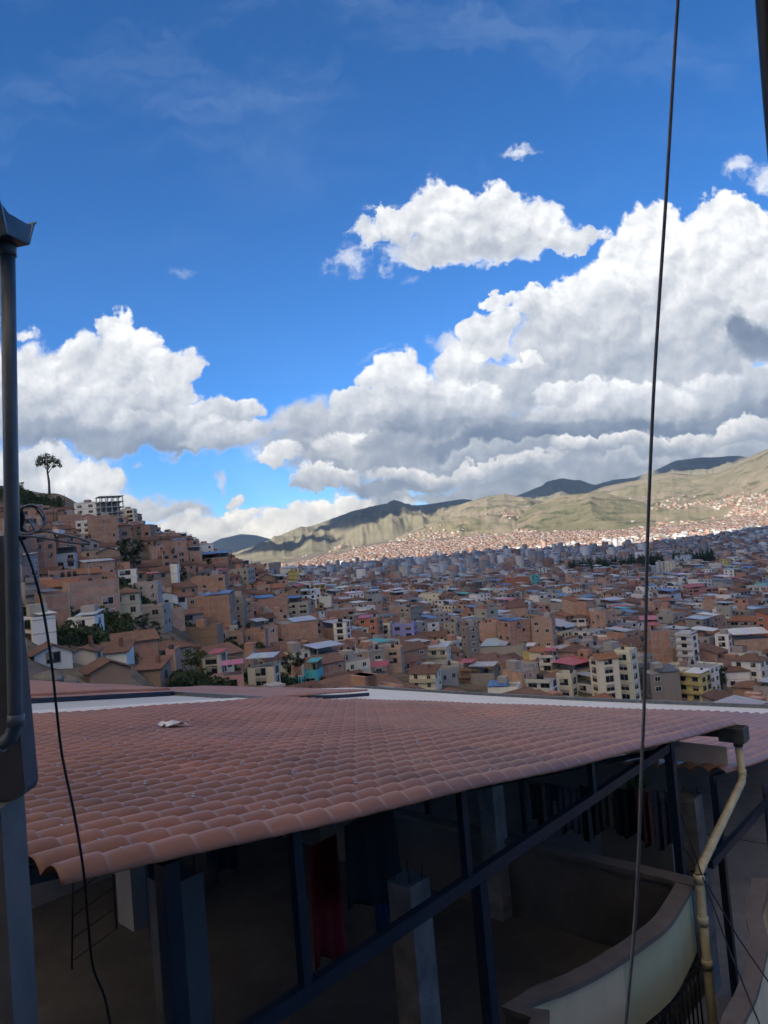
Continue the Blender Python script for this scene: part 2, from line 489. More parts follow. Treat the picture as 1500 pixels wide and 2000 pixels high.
# screws with washers along the purlins
def screw_mesh():
    m = MB(); m.smooth = False
    m.tube([(0, 0, -0.01), (0, 0, 0.004)], 0.014, 8); m.tube([(0, 0, 0.004), (0, 0, 0.020)], 0.008, 6)
    return m.mesh("screw", M_chrome)
SCREW = screw_mesh()
nsc = 0
for row in range(9):
    for k in range(0, 39):
        if (k + row * 2) % 3 and not (row == 0 and k < 2): continue
        if row > 4 and k > 16: continue
        s = 0.36 + row * 1.10 + rnd.uniform(-.03, .03)
        t = 0.03 + (k + 0.5) * 0.245
        if nsc >= 95: break
        o = bpy.data.objects.new("screw", SCREW); C.objects.link(o)
        B1 = (B_main - A9 * B_main.dot(A9)).normalized()
        o.location = P_main + A9 * s + B1 * t + N_main * 0.078
        o.rotation_euler = N_main.to_track_quat('Z', 'Y').to_euler()
        under(o, root); nsc += 1
# purlins and rafters under the sheets
for s in [0.35 + 1.1 * i for i in range(9)]:
    p = P_main + A9 * s - N_main * 0.05
    m = MB(); m.box(p + B_main * 5.1, (0.05, 9.4, 0.06), A9, B_main, N_main)
    under(m.build("purlin", M_steel), root)
for t in (0.85, 3.6, 6.5, 9.3):
    m = MB(); m.box(P_main + B_main * t + A9 * 4.75 - N_main * 0.13, (9.2, 0.06, 0.09), A9, B_main, N_main)
    under(m.build("rafter", M_steel), root)
def main_z(a, b):                                     # underside height of the main roof
    s = a / math.cos(SLOPE); t = b / math.cos(R(2.37))
    return ORG.z + s * math.sin(SLOPE) + t * math.sin(R(-2.37)) - 0.18
# tie beam under the front edge, and posts
bz = -2.77
m = MB(); m.box(LP(3.1, 0.3, bz - 0.04), (9.6, 0.07, 0.10), AH, BH)
under(m.build("tie_beam", M_steel), root)
for a in (0.70, 1.61, 3.38, 5.6):
    zt = main_z(a, .3)
    if a == 0.70: continue
    m = MB(); m.box(LP(a, 0.3, (zt + bz) / 2 + .06), (0.07, 0.06, zt - bz + .12), AH, BH)
    under(m.build("post", M_steel), root)
for a, b in ((3.52, .3), (7.63, .3), (0.72, .34)):
    z0 = -5.35
    zt = (bz - .09) if a == 3.52 else main_z(a, b) + 0.10
    m = MB(); m.box(LP(a, b, (zt + z0) / 2), (0.10, 0.10, zt - z0), AH, BH)
    under(m.build("post", M_steel), root)
for a in (0.9, 4.0, 7.4):
    for b in (6.5, 9.4):
        zt = main_z(a, b)
        m = MB(); m.box(LP(a, b, (zt - 5.35) / 2), (0.10, 0.10, zt + 5.35), AH, BH)
        under(m.build("post", M_steel), root)
# inner truss chords seen through the opening
m = MB(); m.tube([LP(4.6, 3.2, -3.05), LP(7.6, 3.2, -2.98)], 0.035, 4)
under(m.build("brace", M_steel), root)
m = MB(); m.tube([LP(5.2, 1.9, -2.9), LP(7.6, .34, -2.85)], 0.035, 4)
under(m.build("brace", M_steel), root)
# gutter along the low edge, with its box end, and the fascia board below it
def channel(m, p0, p1, w0, w1, h, th, up=Vector((0, 0, 1))):
    d = (p1 - p0).normalized(); s = up.cross(d).normalized()
    sec = [(-w1 / 2, h), (-w0 / 2, 0), (w0 / 2, 0), (w1 / 2, h), (w1 / 2 - th, h), (w0 / 2 - th, th), (-w0 / 2 + th, th), (-w1 / 2 + th, h)]
    b = len(m.v)
    for p in (p0, p1):
        for x, z in sec: m.v.append(tuple(p + s * x + up * z))
    n = len(sec)
    for i in range(n):
        j = (i + 1) % n; m.face([b + i, b + j, b + n + j, b + n + i])
    for o_ in (b, b + n):
        for q in ((0, 1, 6, 7), (1, 2, 5, 6), (2, 3, 4, 5)):
            m.face([o_ + k for k in q])
GZ = -3.14
g = MB()
channel(g, LP(9.46, 0.30, GZ), LP(9.46, 9.9, GZ - 0.40), 0.12, 0.17, 0.13, 0.006)
under(g.build("gutter", M_galv), root)
g = MB()
ce = LP(9.46, 0.12, GZ - 0.02)
for dx in (-1, 1):
    g.box(ce + AH * 0.12 * dx + Vector((0, 0, .08)), (0.008, 0.34, 0.20), AH, BH)
for dy in (-1, 1):
    g.box(ce + BH * 0.166 * dy + Vector((0, 0, .08)), (0.232, 0.008, 0.20), AH, BH)
g.box(ce + Vector((0, 0, -.016)), (0.24, 0.34, 0.008), AH, BH)
g.tube([ce + Vector((0, 0, -.02)) - BH * .05, ce + Vector((0, 0, -.09)) - BH * .05], 0.065, 12)
under(g.build("gutter_box", M_galv), root)
m = MB(); m.box(LP(9.30, 0.95, -3.38), (0.02, 1.55, 0.29), AH, BH)
fb = under(m.build("fascia_board", M_board), root)
# scrap of paper lying on the tiles
m = MB()
pc = P_main + A9 * 4.17 + B_main * 5.87 + N_main * 0.10
gx, gy = 7, 6
b0 = len(m.v)
for i in range(gx):
    for j in range(gy):
        m.v.append(tuple(pc + A9 * (i / 6 - .5) * .34 + B_main * (j / 5 - .5) * .30 + N_main * (rnd.uniform(0, .045) - abs(i - 3) * .012)))
for i in range(gx - 1):
    for j in range(gy - 1):
        m.face([b0 + i * gy + j, b0 + (i + 1) * gy + j, b0 + (i + 1) * gy + j + 1, b0 + i * gy + j + 1])
tag(m.build("crumpled_paper", M_white), "pale crumpled scrap of paper lying on the large tiled roof", "paper")

# downpipe
dp = [LP(9.46, 0.07, GZ - .10), LP(9.46, 0.06, -3.62), LP(9.39, 0.05, -3.72), LP(7.24, -.09, -4.07), LP(7.16, -.10, -4.15), LP(7.13, -.10, -6.2), LP(7.13, -.10, -9.5)]
root = empty("downpipe", dp[-1], "cream yellowed drainpipe with two bends, running from the roof gutter down the pale green wall", "drainpipe")
m = MB(); m.tube(dp, 0.052, 12); under(m.build("pipe", M_pvc_y), root)
for k, (p, d) in enumerate(((dp[1], (0, 0, 1)), (dp[4], (0, 0, 1)), (LP(7.15, -.10, -4.62), (0, 0, 1)), (LP(7.14, -.10, -5.1), (0, 0, 1)))):
    m = MB(); d = Vector(d); m.tube([p - d * .05, p + d * .05], 0.060, 12)
    under(m.build("coupling", M_pvc_y), root)
m = MB()
for k in range(5):
    a_ = k * 1.3
    m.tube([LP(7.20, -.09, -4.10) + Vector((math.cos(a_), math.sin(a_), -.3 + .12 * k)) * .075, LP(7.20, -.09, -4.10) + Vector((math.cos(a_ + 1.5), math.sin(a_ + 1.5), .3 - .1 * k)) * .085,
            LP(7.20, -.09, -4.10) + Vector((math.cos(a_ + 3), math.sin(a_ + 3), -.2)) * .075], 0.008, 5)
under(m.build("wire_tie", M_black), root)

# ---------------------------------------------------------------- lower and farther roofs
root = empty("lower_tile_roof", P_low, "lower terracotta tile sheet roof beyond the gutter of the big roof, ending in a white sheet strip", "roof")
sheet, N_low = tile_sheet(P_low, A9, B_low, 0.0, 10.25, 0.0, 17.15, 2)
under(sheet, root)
def on_low(px, py, off=0.0):
    d = ray(px, py); n = N_low; p0 = P_low - camv + n * off
    return d * (p0.dot(n) / d.dot(n)) + camv
offw = -0.10
ws = [P_low + A9 * 9.9 - B_low * 4 + N_low * offw, P_low + A9 * 12.0 - B_low * 4 + N_low * offw, on_low(1500, 1384, offw), on_low(1100, 1367, offw), on_low(900, 1356, offw), on_low(690, 1343, offw), on_low(560, 1346, offw), P_low + A9 * 9.9 + B_low * 24 + N_low * offw]
m = MB(); m.prism([p - N_low * .03 for p in reversed(ws)][::-1], N_low * .03)
under(m.build("white_sheet_strip", M_white), root)
m = MB()
for i in range(1, 5):
    d = (ws[i + 1] - ws[i])
    m.box((ws[i] + ws[i + 1]) / 2 + A9 * .12 + N_low * .03, (d.length, .22, .16), d.normalized(), d.normalized().cross(N_low).normalized(), N_low)
under(m.build("grey_edge_gutter", M_galv), root)
for a in (.2, 3.4, 6.6, 9.8):
    for b in (.25, 5.5):
        p = P_low + A9 * a + B_low * b
        zt = p.z - .1
        m = MB(); m.box((p.x, p.y, (zt + CAM_Z - 6.6) / 2), (.09, .09, zt - (CAM_Z - 6.6)), AH, BH)
        under(m.build("post", M_steel), root)
m = MB(); m.box(P_low + A9 * 5.1 + B_low * .25 - N_low * .10, (10, .06, .09), A9, B_low, N_low)
under(m.build("rafter", M_steel), root)
m = MB(); m.box(LP(12.6, 0.0, -4.25), (9.6, 0.07, 0.10), AH, BH)
under(m.build("tie_beam", M_steel), root)

root = empty("middle_tile_roof", P_low + B_low * 20, "long low terracotta tile roof behind the big roof, between it and the turquoise house", "roof")
sheet, _ = tile_sheet(P_low + N_low * .12, A9, B_low, 3.0, 13.9, 20.0, 33.0, 3, fine=False)
under(sheet, root)
m = MB(); m.box(P_low + A9 * 8.5 + B_low * 20.02 - N_low * .02, (10.8, .05, .14), A9, B_low, N_low)
under(m.build("dark_verge_board", M_steel), root)

p1 = P_main + B_main * 9.75
root = empty("white_sheet_roof", p1, "white and grey translucent sheet roof strip between the tiled roofs on the left", "roof")
m = MB(); off = N_main * -.02
for (t0, t1, mt) in ((9.75, 11.6, 0), (11.62, 14.3, 1)):
    m.mi = mt
    q = [P_main + A9 * s + B_main * t + off - N_main * (.04 if mt else 0) for s, t in ((0, t0), (9.5, t0), (9.5, t1), (0, t1))]
    m.prism([x - N_main * .02 for x in q], N_main * .02)
under(m.build("sheets", [M_white, M_whiteb]), root)
m = MB(); m.box(P_main + A9 * 9.56 + B_main * 12.1 - N_main * .02, (.12, 4.6, .12), A9, B_main, N_main)
under(m.build("edge_gutter", M_galv), root)
root = empty("far_left_tile_roof", P_main + B_main * 14.4, "terracotta tile roof at the far left behind the white sheet strip", "roof")
sheet, _ = tile_sheet(P_main + N_main * .10, A9, B_main, 0.0, 9.5, 14.4, 24.2, 4, fine=False)
under(sheet, root)
m = MB(); m.box(P_main + A9 * 4.75 + B_main * 14.42 - N_main * .03, (9.5, .05, .16), A9, B_main, N_main)
under(m.build("dark_verge_board", M_steel), root)

# ---------------------------------------------------------------- terrace below the roof
FZ = -5.35
m = MB()
m.prism([LP(-2.5, 14, FZ - .25), LP(-2.5, .6, FZ - .25), LP(3.9, .6, FZ - .25), LP(4.6, .35, FZ - .25), LP(5.6, .05, FZ - .25), LP(7.45, .05, FZ - .25), LP(7.45, 14, FZ - .25)], (0, 0, .25))
tag(m.build("terrace_floor", M_screed), kind="structure")
m = MB()
m.prism([LP(7.45, 14, -6.9), LP(7.45, -.1, -6.9), LP(20, -.5, -6.9), LP(20, 14, -6.9)], (0, 0, .25))
tag(m.build("lower_terrace_floor", M_render), kind="structure")

# curved parapet: outline of the front face in terrace coordinates, cap on top
def parapet(name, label, line, ztop, zbot, th, painted, mats, capw=.03):
    root = empty(name, LP(line[0][0], line[0][1], zbot), label, "parapet wall")
    outer = [Vector(LP(a, b, 0)) for a, b in line]
    nrm = []
    for i in range(len(outer)):
        d = outer[min(i + 1, len(outer) - 1)] - outer[max(i - 1, 0)]
        d.z = 0; d.normalize(); nrm.append(Vector((d.y, -d.x, 0)))
    sgn = 1 if (nrm[0].dot(BH) > 0) else -1
    inner = [o + n * th * sgn for o, n in zip(outer, nrm)]
    m = MB()
    for i in range(len(outer) - 1):
        m.mi = painted(i)
        zb, zt = Vector((0, 0, zbot)), Vector((0, 0, ztop - .06))
        m.quad([outer[i] + zb, outer[i + 1] + zb, outer[i + 1] + zt, outer[i] + zt])
        m.mi = 2
        m.quad([inner[i + 1] + zb, inner[i] + zb, inner[i] + zt, inner[i + 1] + zt])
    m.mi = painted(0)
    for i in (0, -1):
        m.quad([outer[i] + zb, outer[i] + zt, inner[i] + zt, inner[i] + zb])
    under(m.build("wall", mats), root)
    m = MB(); m.smooth = False
    for i in range(len(outer) - 1):
        for j, (oa, ob) in enumerate(((-capw, th + capw),)):
            a0, a1 = outer[i] + nrm[i] * oa * sgn, outer[i + 1] + nrm[i + 1] * oa * sgn
            b0_, b1 = outer[i] + nrm[i] * ob * sgn, outer[i + 1] + nrm[i + 1] * ob * sgn
            t_, b_ = Vector((0, 0, ztop)), Vector((0, 0, ztop - .055))
            m.quad([a0 + t_, a1 + t_, b1 + t_, b0_ + t_]); m.quad([a0 + b_, a1 + b_, a1 + t_, a0 + t_]); m.quad([b1 + b_, b0_ + b_, b0_ + t_, b1 + t_]); m.quad([a1 + b_, a0 + b_, b0_ + b_, b1 + b_])
    under(m.build("cap", M_cap), root)
    return root
def smooth_line(pts, n=6):
    out = []
    P_ = [Vector((*p, 0)) for p in pts]
    for i in range(len(P_) - 1):
        p0, p1, p2, p3 = P_[max(i - 1, 0)], P_[i], P_[i + 1], P_[min(i + 2, len(P_) - 1)]
        for k in range(n):
            t = k / n
            q = 0.5 * ((2 * p1) + (p2 - p0) * t + (2 * p0 - 5 * p1 + 4 * p2 - p3) * t * t + (3 * p1 - p0 - 3 * p2 + p3) * t ** 3)
            out.append((q.x, q.y))
    out.append(tuple(P_[-1][:2]))
    return out
line = smooth_line([(7.30, .06), (6.9, .01), (6.3, -.04), (5.75, .03), (5.2, .14), (4.75, .28), (4.5, .40)]) + [(4.22, .50), (4.30, .26), (4.05, .14), (3.6, .02)]
nl = len(line)
parapet("curved_parapet", "curved parapet painted pale green and cream with a brown cap, beside the drainpipe", line, -4.3, -5.08, .13,
        lambda i: 0 if i < 21 else 1, [M_green, M_cream, M_screed])
line2 = smooth_line([(8.5, -.40), (8.07, -.50), (7.61, -.58), (7.08, -.78), (6.65, -.86), (6.04, -.95), (5.59, -.97), (5.2, -1.02), (4.6, -1.1)])
parapet("second_curved_parapet", "cream parapet with a brown cap curving away at the right edge, behind the crossing wires", line2, -4.6, -7.5, .12,
        lambda i: 0, [M_cream, M_cream, M_screed])
m = MB(); m.box(LP(7.36, 3.3, -4.85), (.14, 6.5, 1.0), AH, BH); m.mi = 1; m.box(LP(7.36, 3.3, -4.32), (.22, 6.6, .06), AH, BH)
pz = empty("dividing_parapet", LP(7.45, 3.4, -5.35), "low dark parapet across the far side of the terrace, below the hanging washing", "parapet wall")
under(m.build("wall", [M_screed, M_cap]), pz)
m = MB(); m.box(LP(5.4, .75, -6.0), (4.2, .1, 1.9), AH, BH)  # dark board stands for the unlit interior behind the bars
lw = empty('lower_wall', LP(5.4, .75, -7), 'dark wall standing for the unlit space behind the iron railing below the curved parapet', 'wall'); under(m.build('wall', M_dkboard), lw)
m = MB(); m.box(LP(8.75, -1.15, -5.7), (1.3, .8, 2.2), AH, BH)
m.mi = 1; m.box(LP(8.75, -1.15, -4.57), (1.4, .9, .06), AH, BH)
hz = empty("yellow_wall_block", LP(8.75, -1.15, -6.8), "yellow painted wall block at the right edge behind the cream parapet", "wall")
under(m.build("wall", [M_yellowpaint, M_cap]), hz)

# concrete columns
def column(a, b, z0, z1, w, label, mt=None):
    r_ = empty("concrete_column", LP(a, b, z0), label, "column", "raw concrete columns on the terraces")
    m = MB(); m.box(LP(a, b, (z0 + z1) / 2), (w, w, z1 - z0), AH, BH); under(m.build("shaft", mt or M_conc), r_)
    m = MB()
    for sx in (-1, 1):
        for sy in (-1, 1):
            m.tube([LP(a + sx * w * .33, b + sy * w * .33, z1 - .02), LP(a + sx * w * .33 + .01, b + sy * w * .33, z1 + .10)], .006, 5)
    under(m.build("rebar", M_iron), r_)
column(3.37, .95, FZ, -2.93, .26, "unfinished grey concrete column with rebar stubs, in the middle of the terrace under the big roof")
column(.98, .70, FZ, -1.93, .24, "thin grey concrete column on the left of the terrace, beside the black steel post", M_dkboard)  # left column: darker material puts its dim light into the colour
column(9.2, .75, -6.65, -3.95, .30, "concrete column behind the bent drainpipe on the lower terrace")
column(7.2, 2.75, FZ, -3.15, .26, "dark concrete column standing at the far parapet of the terrace")

# inner walls of the terrace
m = MB(); m.box(LP(2.9, 9.2, -4.3), (9.0, .15, 2.1), AH, BH)
w_ = empty("terrace_back_wall", LP(4.4, 9.2, FZ), "plain grey wall at the back left of the dark terrace", "wall"); under(m.build("wall", M_render), w_)
m = MB(); m.box(LP(.05, 3.2, -3.8), (.12, 4.4, 3.0), AH, BH)  # side wall added to keep sky light out of the terrace
w_ = empty('terrace_light_block', LP(.05, 5.1, FZ), 'added dark wall keeping light off the left end of the terrace', 'wall'); under(m.build('wall', M_dkboard), w_)
m = MB(); m.box(LP(4.35, 7.2, -4.75), (.8, .45, 1.2), AH, BH)
w_ = empty("water_trough", LP(4.35, 7.2, FZ), "light grey block of a wash basin at the left of the dark terrace", "wash basin"); under(m.build("basin", M_render), w_)
m = MB()
for k in range(5):
    m.tube([LP(2.9 + k * .02, 6.7, -5.2 + k * .28), LP(3.8, 7.2, -5.3 + k * .30)], .007, 5)
m.tube([LP(2.9, 6.7, -5.3), LP(3.0, 6.7, -4.0)], .014, 5); m.tube([LP(3.8, 7.2, -5.3), LP(3.8, 7.2, -4.0)], .014, 5)
w_ = empty("metal_rack", LP(3.3, 6.9, FZ), "thin black metal rack of bars at the left of the dark terrace", "rack"); under(m.build("bars", M_iron), w_)

# washing
def cloth(name, a, b, ztop, w, h, col, label, along='b', taper=0.0, legs=False, grp="washing hung out on the terraces", cat="washing"):
    D = BH if along == 'b' else AH; Nd = AH if along == 'b' else -BH
    m = MB(); m.smooth = True
    nu, nv = 13, 9
    ph = rnd.uniform(0, 6)
    for v_ in range(nv):
        for u_ in range(nu):
            u, v = u_ / (nu - 1), v_ / (nv - 1)
            wd = w * (1 - taper * (v if taper > 0 else (v - 1)))
            zb = ztop - h * v * (1 - .10 * math.sin(u * 5 + ph) * v)
            p = LP(a, b, zb) + D * (u - .5) * wd + Nd * (.035 * math.sin(u * 17 + ph) * (.3 + v))
            m.v.append(tuple(p))
    for v_ in range(nv - 1):
        for u_ in range(nu - 1):
            if legs and v_ > 2 and u_ in (5, 6): continue
            b0 = v_ * nu + u_
            m.face([b0, b0 + 1, b0 + nu + 1, b0 + nu])
    mt = mat("cloth_" + name, col, .9, noise_amt=.15, noise_scale=6)
    o = m.build(name, mt)
    sol = o.modifiers.new("thickness", 'SOLIDIFY'); sol.thickness = .006
    return tag(o, label, cat, grp)
cloth("towel", 4.22, 3.0, -3.32, .55, 1.38, (.26, .008, .014), "long red cloth hanging beside the dark steel post", 'a', -.2)
cloth("jacket", 4.50, 2.5, -3.02, .95, .95, (.006, .007, .012), "black jacket hanging in front of the red cloth", 'a', -.15, cat="jacket")
cloth("trousers", 5.0, 2.9, -3.75, .22, .85, (.02, .035, .09), "dark blue garment hanging right of the red cloth", 'a')
cloth("shirt", 3.3, 3.6, -2.75, .5, .75, (.01, .014, .03), "dark blue garment hanging left of the steel post under the big roof", 'a', .3, cat="shirt")
cols = [((.02, .022, .03), "black trousers"), ((.05, .055, .08), "slate trousers"), ((.13, .12, .15), "grey cloth"), ((.015, .018, .04), "navy trousers"),
        ((.10, .09, .08), "taupe shirt"), ((.012, .013, .02), "black dress"), ((.10, .035, .035), "maroon shirt"), ((.07, .07, .11), "bluish shirt")]
spots = ["leftmost on the washing line over the far parapet", "second from the left on the line over the far parapet", "third from the left on the far line", "fourth from the left on the far line",
         "fifth from the left on the far line", "nearest the hanging cable on the far line", "just right of the hanging cable on the far line", "at the right end of the far line by the thick post"]
for k, ((c_, nm), sp) in enumerate(zip(cols, spots)):
    b_ = 3.15 - k * .30
    cloth(nm.split()[-1], 9.0 + .05 * (k % 2), b_, -4.12 + .03 * k, .25 + .05 * (k % 3), .62 + .12 * ((k * 5) % 4) / 2, c_, f"{nm} {sp}", 'b', 0, 'trousers' in nm, cat=nm.split()[-1])
cloth("blanket", 10.4, -.15, -4.05, .5, 1.0, (.05, .06, .12), "dark blue trousers hanging right of the bent drainpipe", 'b', 0, True, cat="trousers")
cloth("rug", 12.6, -.55, -4.15, .55, .7, (.12, .015, .02), "dark red cloth hanging near the right edge under the lower roof", 'b')
m = MB(); m.tube([LP(9.0, 3.6, -4.08), LP(9.0, 1.8, -4.13), LP(9.0, .6, -4.0)], .006, 5); m.tube([LP(9.6, 3.6, -4.6), LP(9.6, 1.8, -4.68), LP(9.6, -.4, -4.6)], .005, 5)
tag(m.build("washing_line", M_black), "thin dark washing line stretched over the lower terrace", "washing line")
# a leafy potted plant on the sill
root = empty("potted_plant", LP(10.2, 2.0, -4.55), "bright green leafy plant in a pot behind the washing", "plant")
m = MB()
for k in range(260):
    d = Vector((rnd.gauss(0, 1), rnd.gauss(0, 1), abs(rnd.gauss(0, .6)))).normalized() * rnd.uniform(.10, .26)
    c_ = LP(10.2, 2.0, -4.30) + d; n_ = Vector((rnd.gauss(0, 1), rnd.gauss(0, 1), rnd.gauss(0, 1))).normalized(); t_ = n_.orthogonal().normalized()
    m.quad([c_ - t_ * .03, c_ + n_.cross(t_) * .018, c_ + t_ * .03, c_ - n_.cross(t_) * .018])
under(m.build("leaves", mat("plant_leaf", (.07, .20, .03), .6)), root)
m = MB(); m.tube([LP(10.2, 2.0, -4.62), LP(10.2, 2.0, -4.36)], [.09, .13], 14); under(m.build("pot", mat("pot_clay", (.22, .09, .06), .8)), root)
m = MB(); m.box(LP(10.2, 2.0, -5.65), (.35, 1.2, 2.0), AH, BH)
tag(m.build("wall_ledge", M_render), "grey ledge wall carrying the green potted plant", "wall")
# iron railing bottom right
root = empty("iron_railing", LP(6.4, -.25, -6.4), "black iron railing below the pale green wall beside the drainpipe", "railing")
for k in range(16):
    a_ = 7.05 - k * .12
    m = MB(); m.tube([LP(a_, -.02, -6.4), LP(a_, -.02, -5.08)], .010, 6); under(m.build("bar", M_iron), root)
m = MB(); m.tube([LP(7.4, -.02, -5.14), LP(5.1, -.02, -5.14)], .014, 6); under(m.build("rail", M_iron), root)
# wires crossing bottom right
for k, (q, lab) in enumerate(((((1330, 1590, 9.0), (1372, 1712, 8.5), (1500, 2040, 6.0)), "thin black wire crossing the drainpipe and running to the bottom right corner"),
                 (((1335, 1655, 9.0), (1372, 1712, 8.6), (1530, 1960, 6.5)), "thin black wire crossing the drainpipe and leaving at the right edge"))):
    m = MB()
    P_ = [PP(*x) for x in q]
    m.tube([P_[0], P_[1], P_[1].lerp(P_[2], .5) - Vector((0, 0, .06)), P_[2]], .008, 5)
    tag(m.build("wire", M_black), lab, "wire")

# ---------------------------------------------------------------- near things: own wall, pipe, cables
WD = 3.25
def near_dir(px, py): return ray(px, py)
e0, e1 = PP(45, 1060, WD), PP(75, 1520, WD)
ex = e1.x; ey = e1.y
root = empty("corner_board", (ex - .5, ey, e1.z), "blurred dark grey boarded corner of the nearby wall behind the drainpipe", "wall panel")
m = MB()
zt_, zb_ = PP(40, 1045, WD).z, PP(60, 1545, WD).z
zc = (zt_ + zb_) / 2
pts = []
Wd = 1.1; r_c = .05
xs = ex
prof = [(xs - Wd, zb_), (xs - .04, zb_ + .005), (xs - .012, zb_ + .02), (xs, zb_ + .05), (xs - .03, zt_ + .0), (xs - Wd, zt_)]
m.prism([Vector((x, ey - .12, z)) for x, z in prof], (0, .12, 0))
under(m.build("board", M_dkboard), root)
m = MB(); m.box((xs - Wd / 2, ey - .122, PP(60, 1430, WD).z), (Wd - .02, .004, .006))
under(m.build("seam", M_iron), root)
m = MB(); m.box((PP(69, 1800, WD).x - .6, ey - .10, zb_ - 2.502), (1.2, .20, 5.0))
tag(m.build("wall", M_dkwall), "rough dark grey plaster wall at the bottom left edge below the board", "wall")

# gutter outlet and its pipe
PD = 3.0
root = empty("gutter_pipe", PP(20, 1400, PD), "blue grey drainpipe rising at the left edge to an open gutter end", "drainpipe")
m = MB()
pp = [PP(-60, 1468, PD), PP(5, 1452, PD), PP(22, 1440, PD), PP(30, 1415, PD), PP(22, 950, PD), PP(15, 488, PD)]
m.tube(pp, .0285, 16)
under(m.build("pipe", M_pvc_g), root)
m = MB(); m.tube([PP(15, 500, PD), PP(14.6, 478, PD)], .034, 16); under(m.build("collar", M_pvc_g), root)
m = MB(); m.tube([PP(31, 1418, PD), PP(31, 1395, PD)], .033, 16); m.tube([PP(6, 1452, PD), PP(-12, 1457, PD)], .033, 16); under(m.build("elbow_socket", M_pvc_g), root)
m = MB()
gb = PP(17, 478, PD); w = PP(67, 418, PD)
g0 = gb + Vector((.06, -.04, 0)); g1 = gb + Vector((-.42, .10, .01))
d = (g1 - g0).normalized(); up = Vector((0, 0, 1)); s = -up.cross(d).normalized()
wr, hr, wb = .100, .105, .060
sec = [(-wr, hr * 1.25), (-wr + .012, hr * 1.12), (-wb, 0), (wb, 0), (wr - .004, hr * .92), (wr + .010, hr * 1.05)]
th = .004
sec2 = [(x * .93, z + th) for x, z in reversed(sec)]
allp = sec + sec2
b = 0
for p in (g0, g1):
    for x, z in allp: m.v.append(tuple(p + s * x + up * z))
n = len(allp)
for i in range(n):
    j = (i + 1) % n; m.face([i, j, n + j, n + i])
for i in range(5):
    m.face([i, i + 1, n - 2 - i, n - 1 - i]); m.face([n + i + 1, n + i, 2 * n - 1 - i, 2 * n - 2 - i])
m.quad([g0 + s * x * .9 + up * z for x, z in ((-wb, 0), (wb, 0), (wr - .01, hr * .9), (wr - .04, hr * .80), (-wr + .05, hr * .85), (-wr + .015, hr * 1.05))])
under(m.build("gutter_end", M_galv), root)

def cable(name, px, r_, mt, label, ends=None, cat="cable", n=8):
    P_ = [PP(*ends[0])] if ends else []
    for i in range(len(px) - 1):
        q0, q1, q2, q3 = (PP(*px[max(i - 1, 0)]), PP(*px[i]), PP(*px[i + 1]), PP(*px[min(i + 2, len(px) - 1)]))
        for k in range(5):
            t = k / 5
            P_.append(0.5 * ((2 * q1) + (q2 - q0) * t + (2 * q0 - 5 * q1 + 4 * q2 - q3) * t * t + (3 * q1 - q0 - 3 * q2 + q3) * t ** 3))
    P_.append(PP(*px[-1]))
    if ends: P_.append(PP(*ends[1]))
    m = MB(); m.tube(P_, r_, n)
    return tag(m.build(name, mt), label, cat)
cable("hanging_cable", [(38, 1048, 3.0), (60, 1100, 3.0), (82, 1180, 3.0), (100, 1290, 3.0), (112, 1400, 3.0), (122, 1480, 3.0), (145, 1590, 3.0), (163, 1700, 3.0), (172, 1800, 3.1), (182, 1890, 3.2), (205, 1950, 3.3), (222, 2040, 3.4)], .0055, M_black,
      "black cable hanging from the bundle at the left across the tiled roof")
cable("hanging_wire", [(1327, -40, 1.5), (1316, 130, 1.5), (1300, 400, 1.5), (1286, 610, 1.5), (1275, 800, 1.5), (1264, 1080, 1.5), (1259, 1350, 1.5), (1253, 1500, 1.5), (1246, 1700, 1.5), (1236, 1850, 1.5), (1218, 2040, 1.5)], .0036, M_cablegrey,
      "thin grey wire hanging down the right side across sky, town and roof", ends=((1400, -1900, 1.5), (1080, 3600, 1.5)))
cable("steel_pole", [(1498, -80, 1.6), (1512, 120, 1.6), (1530, 330, 1.6), (1560, 620, 1.6)], .028, M_iron, "dark pole leaning at the top right corner", cat="pole", n=14, ends=((1392, -3200, 1.6), (1900, 6500, 1.6)))
for k, (pts, r_, mt, lab) in enumerate((
    ([(38, 992, 3.05), (62, 986, 3.05), (80, 995, 3.05), (88, 1012, 3.05), (84, 1028, 3.05), (71, 1037, 3.05), (62, 1025, 3.05), (55, 1012, 3.05)], .0045, M_cablelight, "pale cable loop beside the left drainpipe"),
    ([(30, 1037, 3.05), (55, 1043, 3.05), (80, 1036, 3.05), (110, 1042, 3.05), (150, 1050, 3.05), (172, 1057, 3.05), (176, 1062, 3.05)], .0045, M_cablelight, "pale cable sticking out to the right of the drainpipe, upper one"),
    ([(28, 1046, 3.06), (60, 1048, 3.06), (100, 1053, 3.06), (140, 1060, 3.06), (176, 1063, 3.06)], .0045, M_cablelight, "pale cable sticking out to the right of the drainpipe, lower one"),
    ([(34, 990, 3.1), (44, 1010, 3.1), (40, 1030, 3.1), (50, 1045, 3.1), (40, 1052, 3.1)], .012, M_black, "thick black knot of cable behind the left drainpipe"),
    ([(36, 1040, 3.08), (70, 1040, 3.08), (95, 1036, 3.08)], .004, M_black, "short black cable end beside the left drainpipe"),
    ([(40, 1000, 3.08), (50, 988, 3.08), (66, 990, 3.08), (78, 1003, 3.08), (86, 1020, 3.08), (78, 1036, 3.08)], .004, M_black, "black cable loop beside the left drainpipe"))):
    cable("loose_cable", pts, r_, mt, lab)
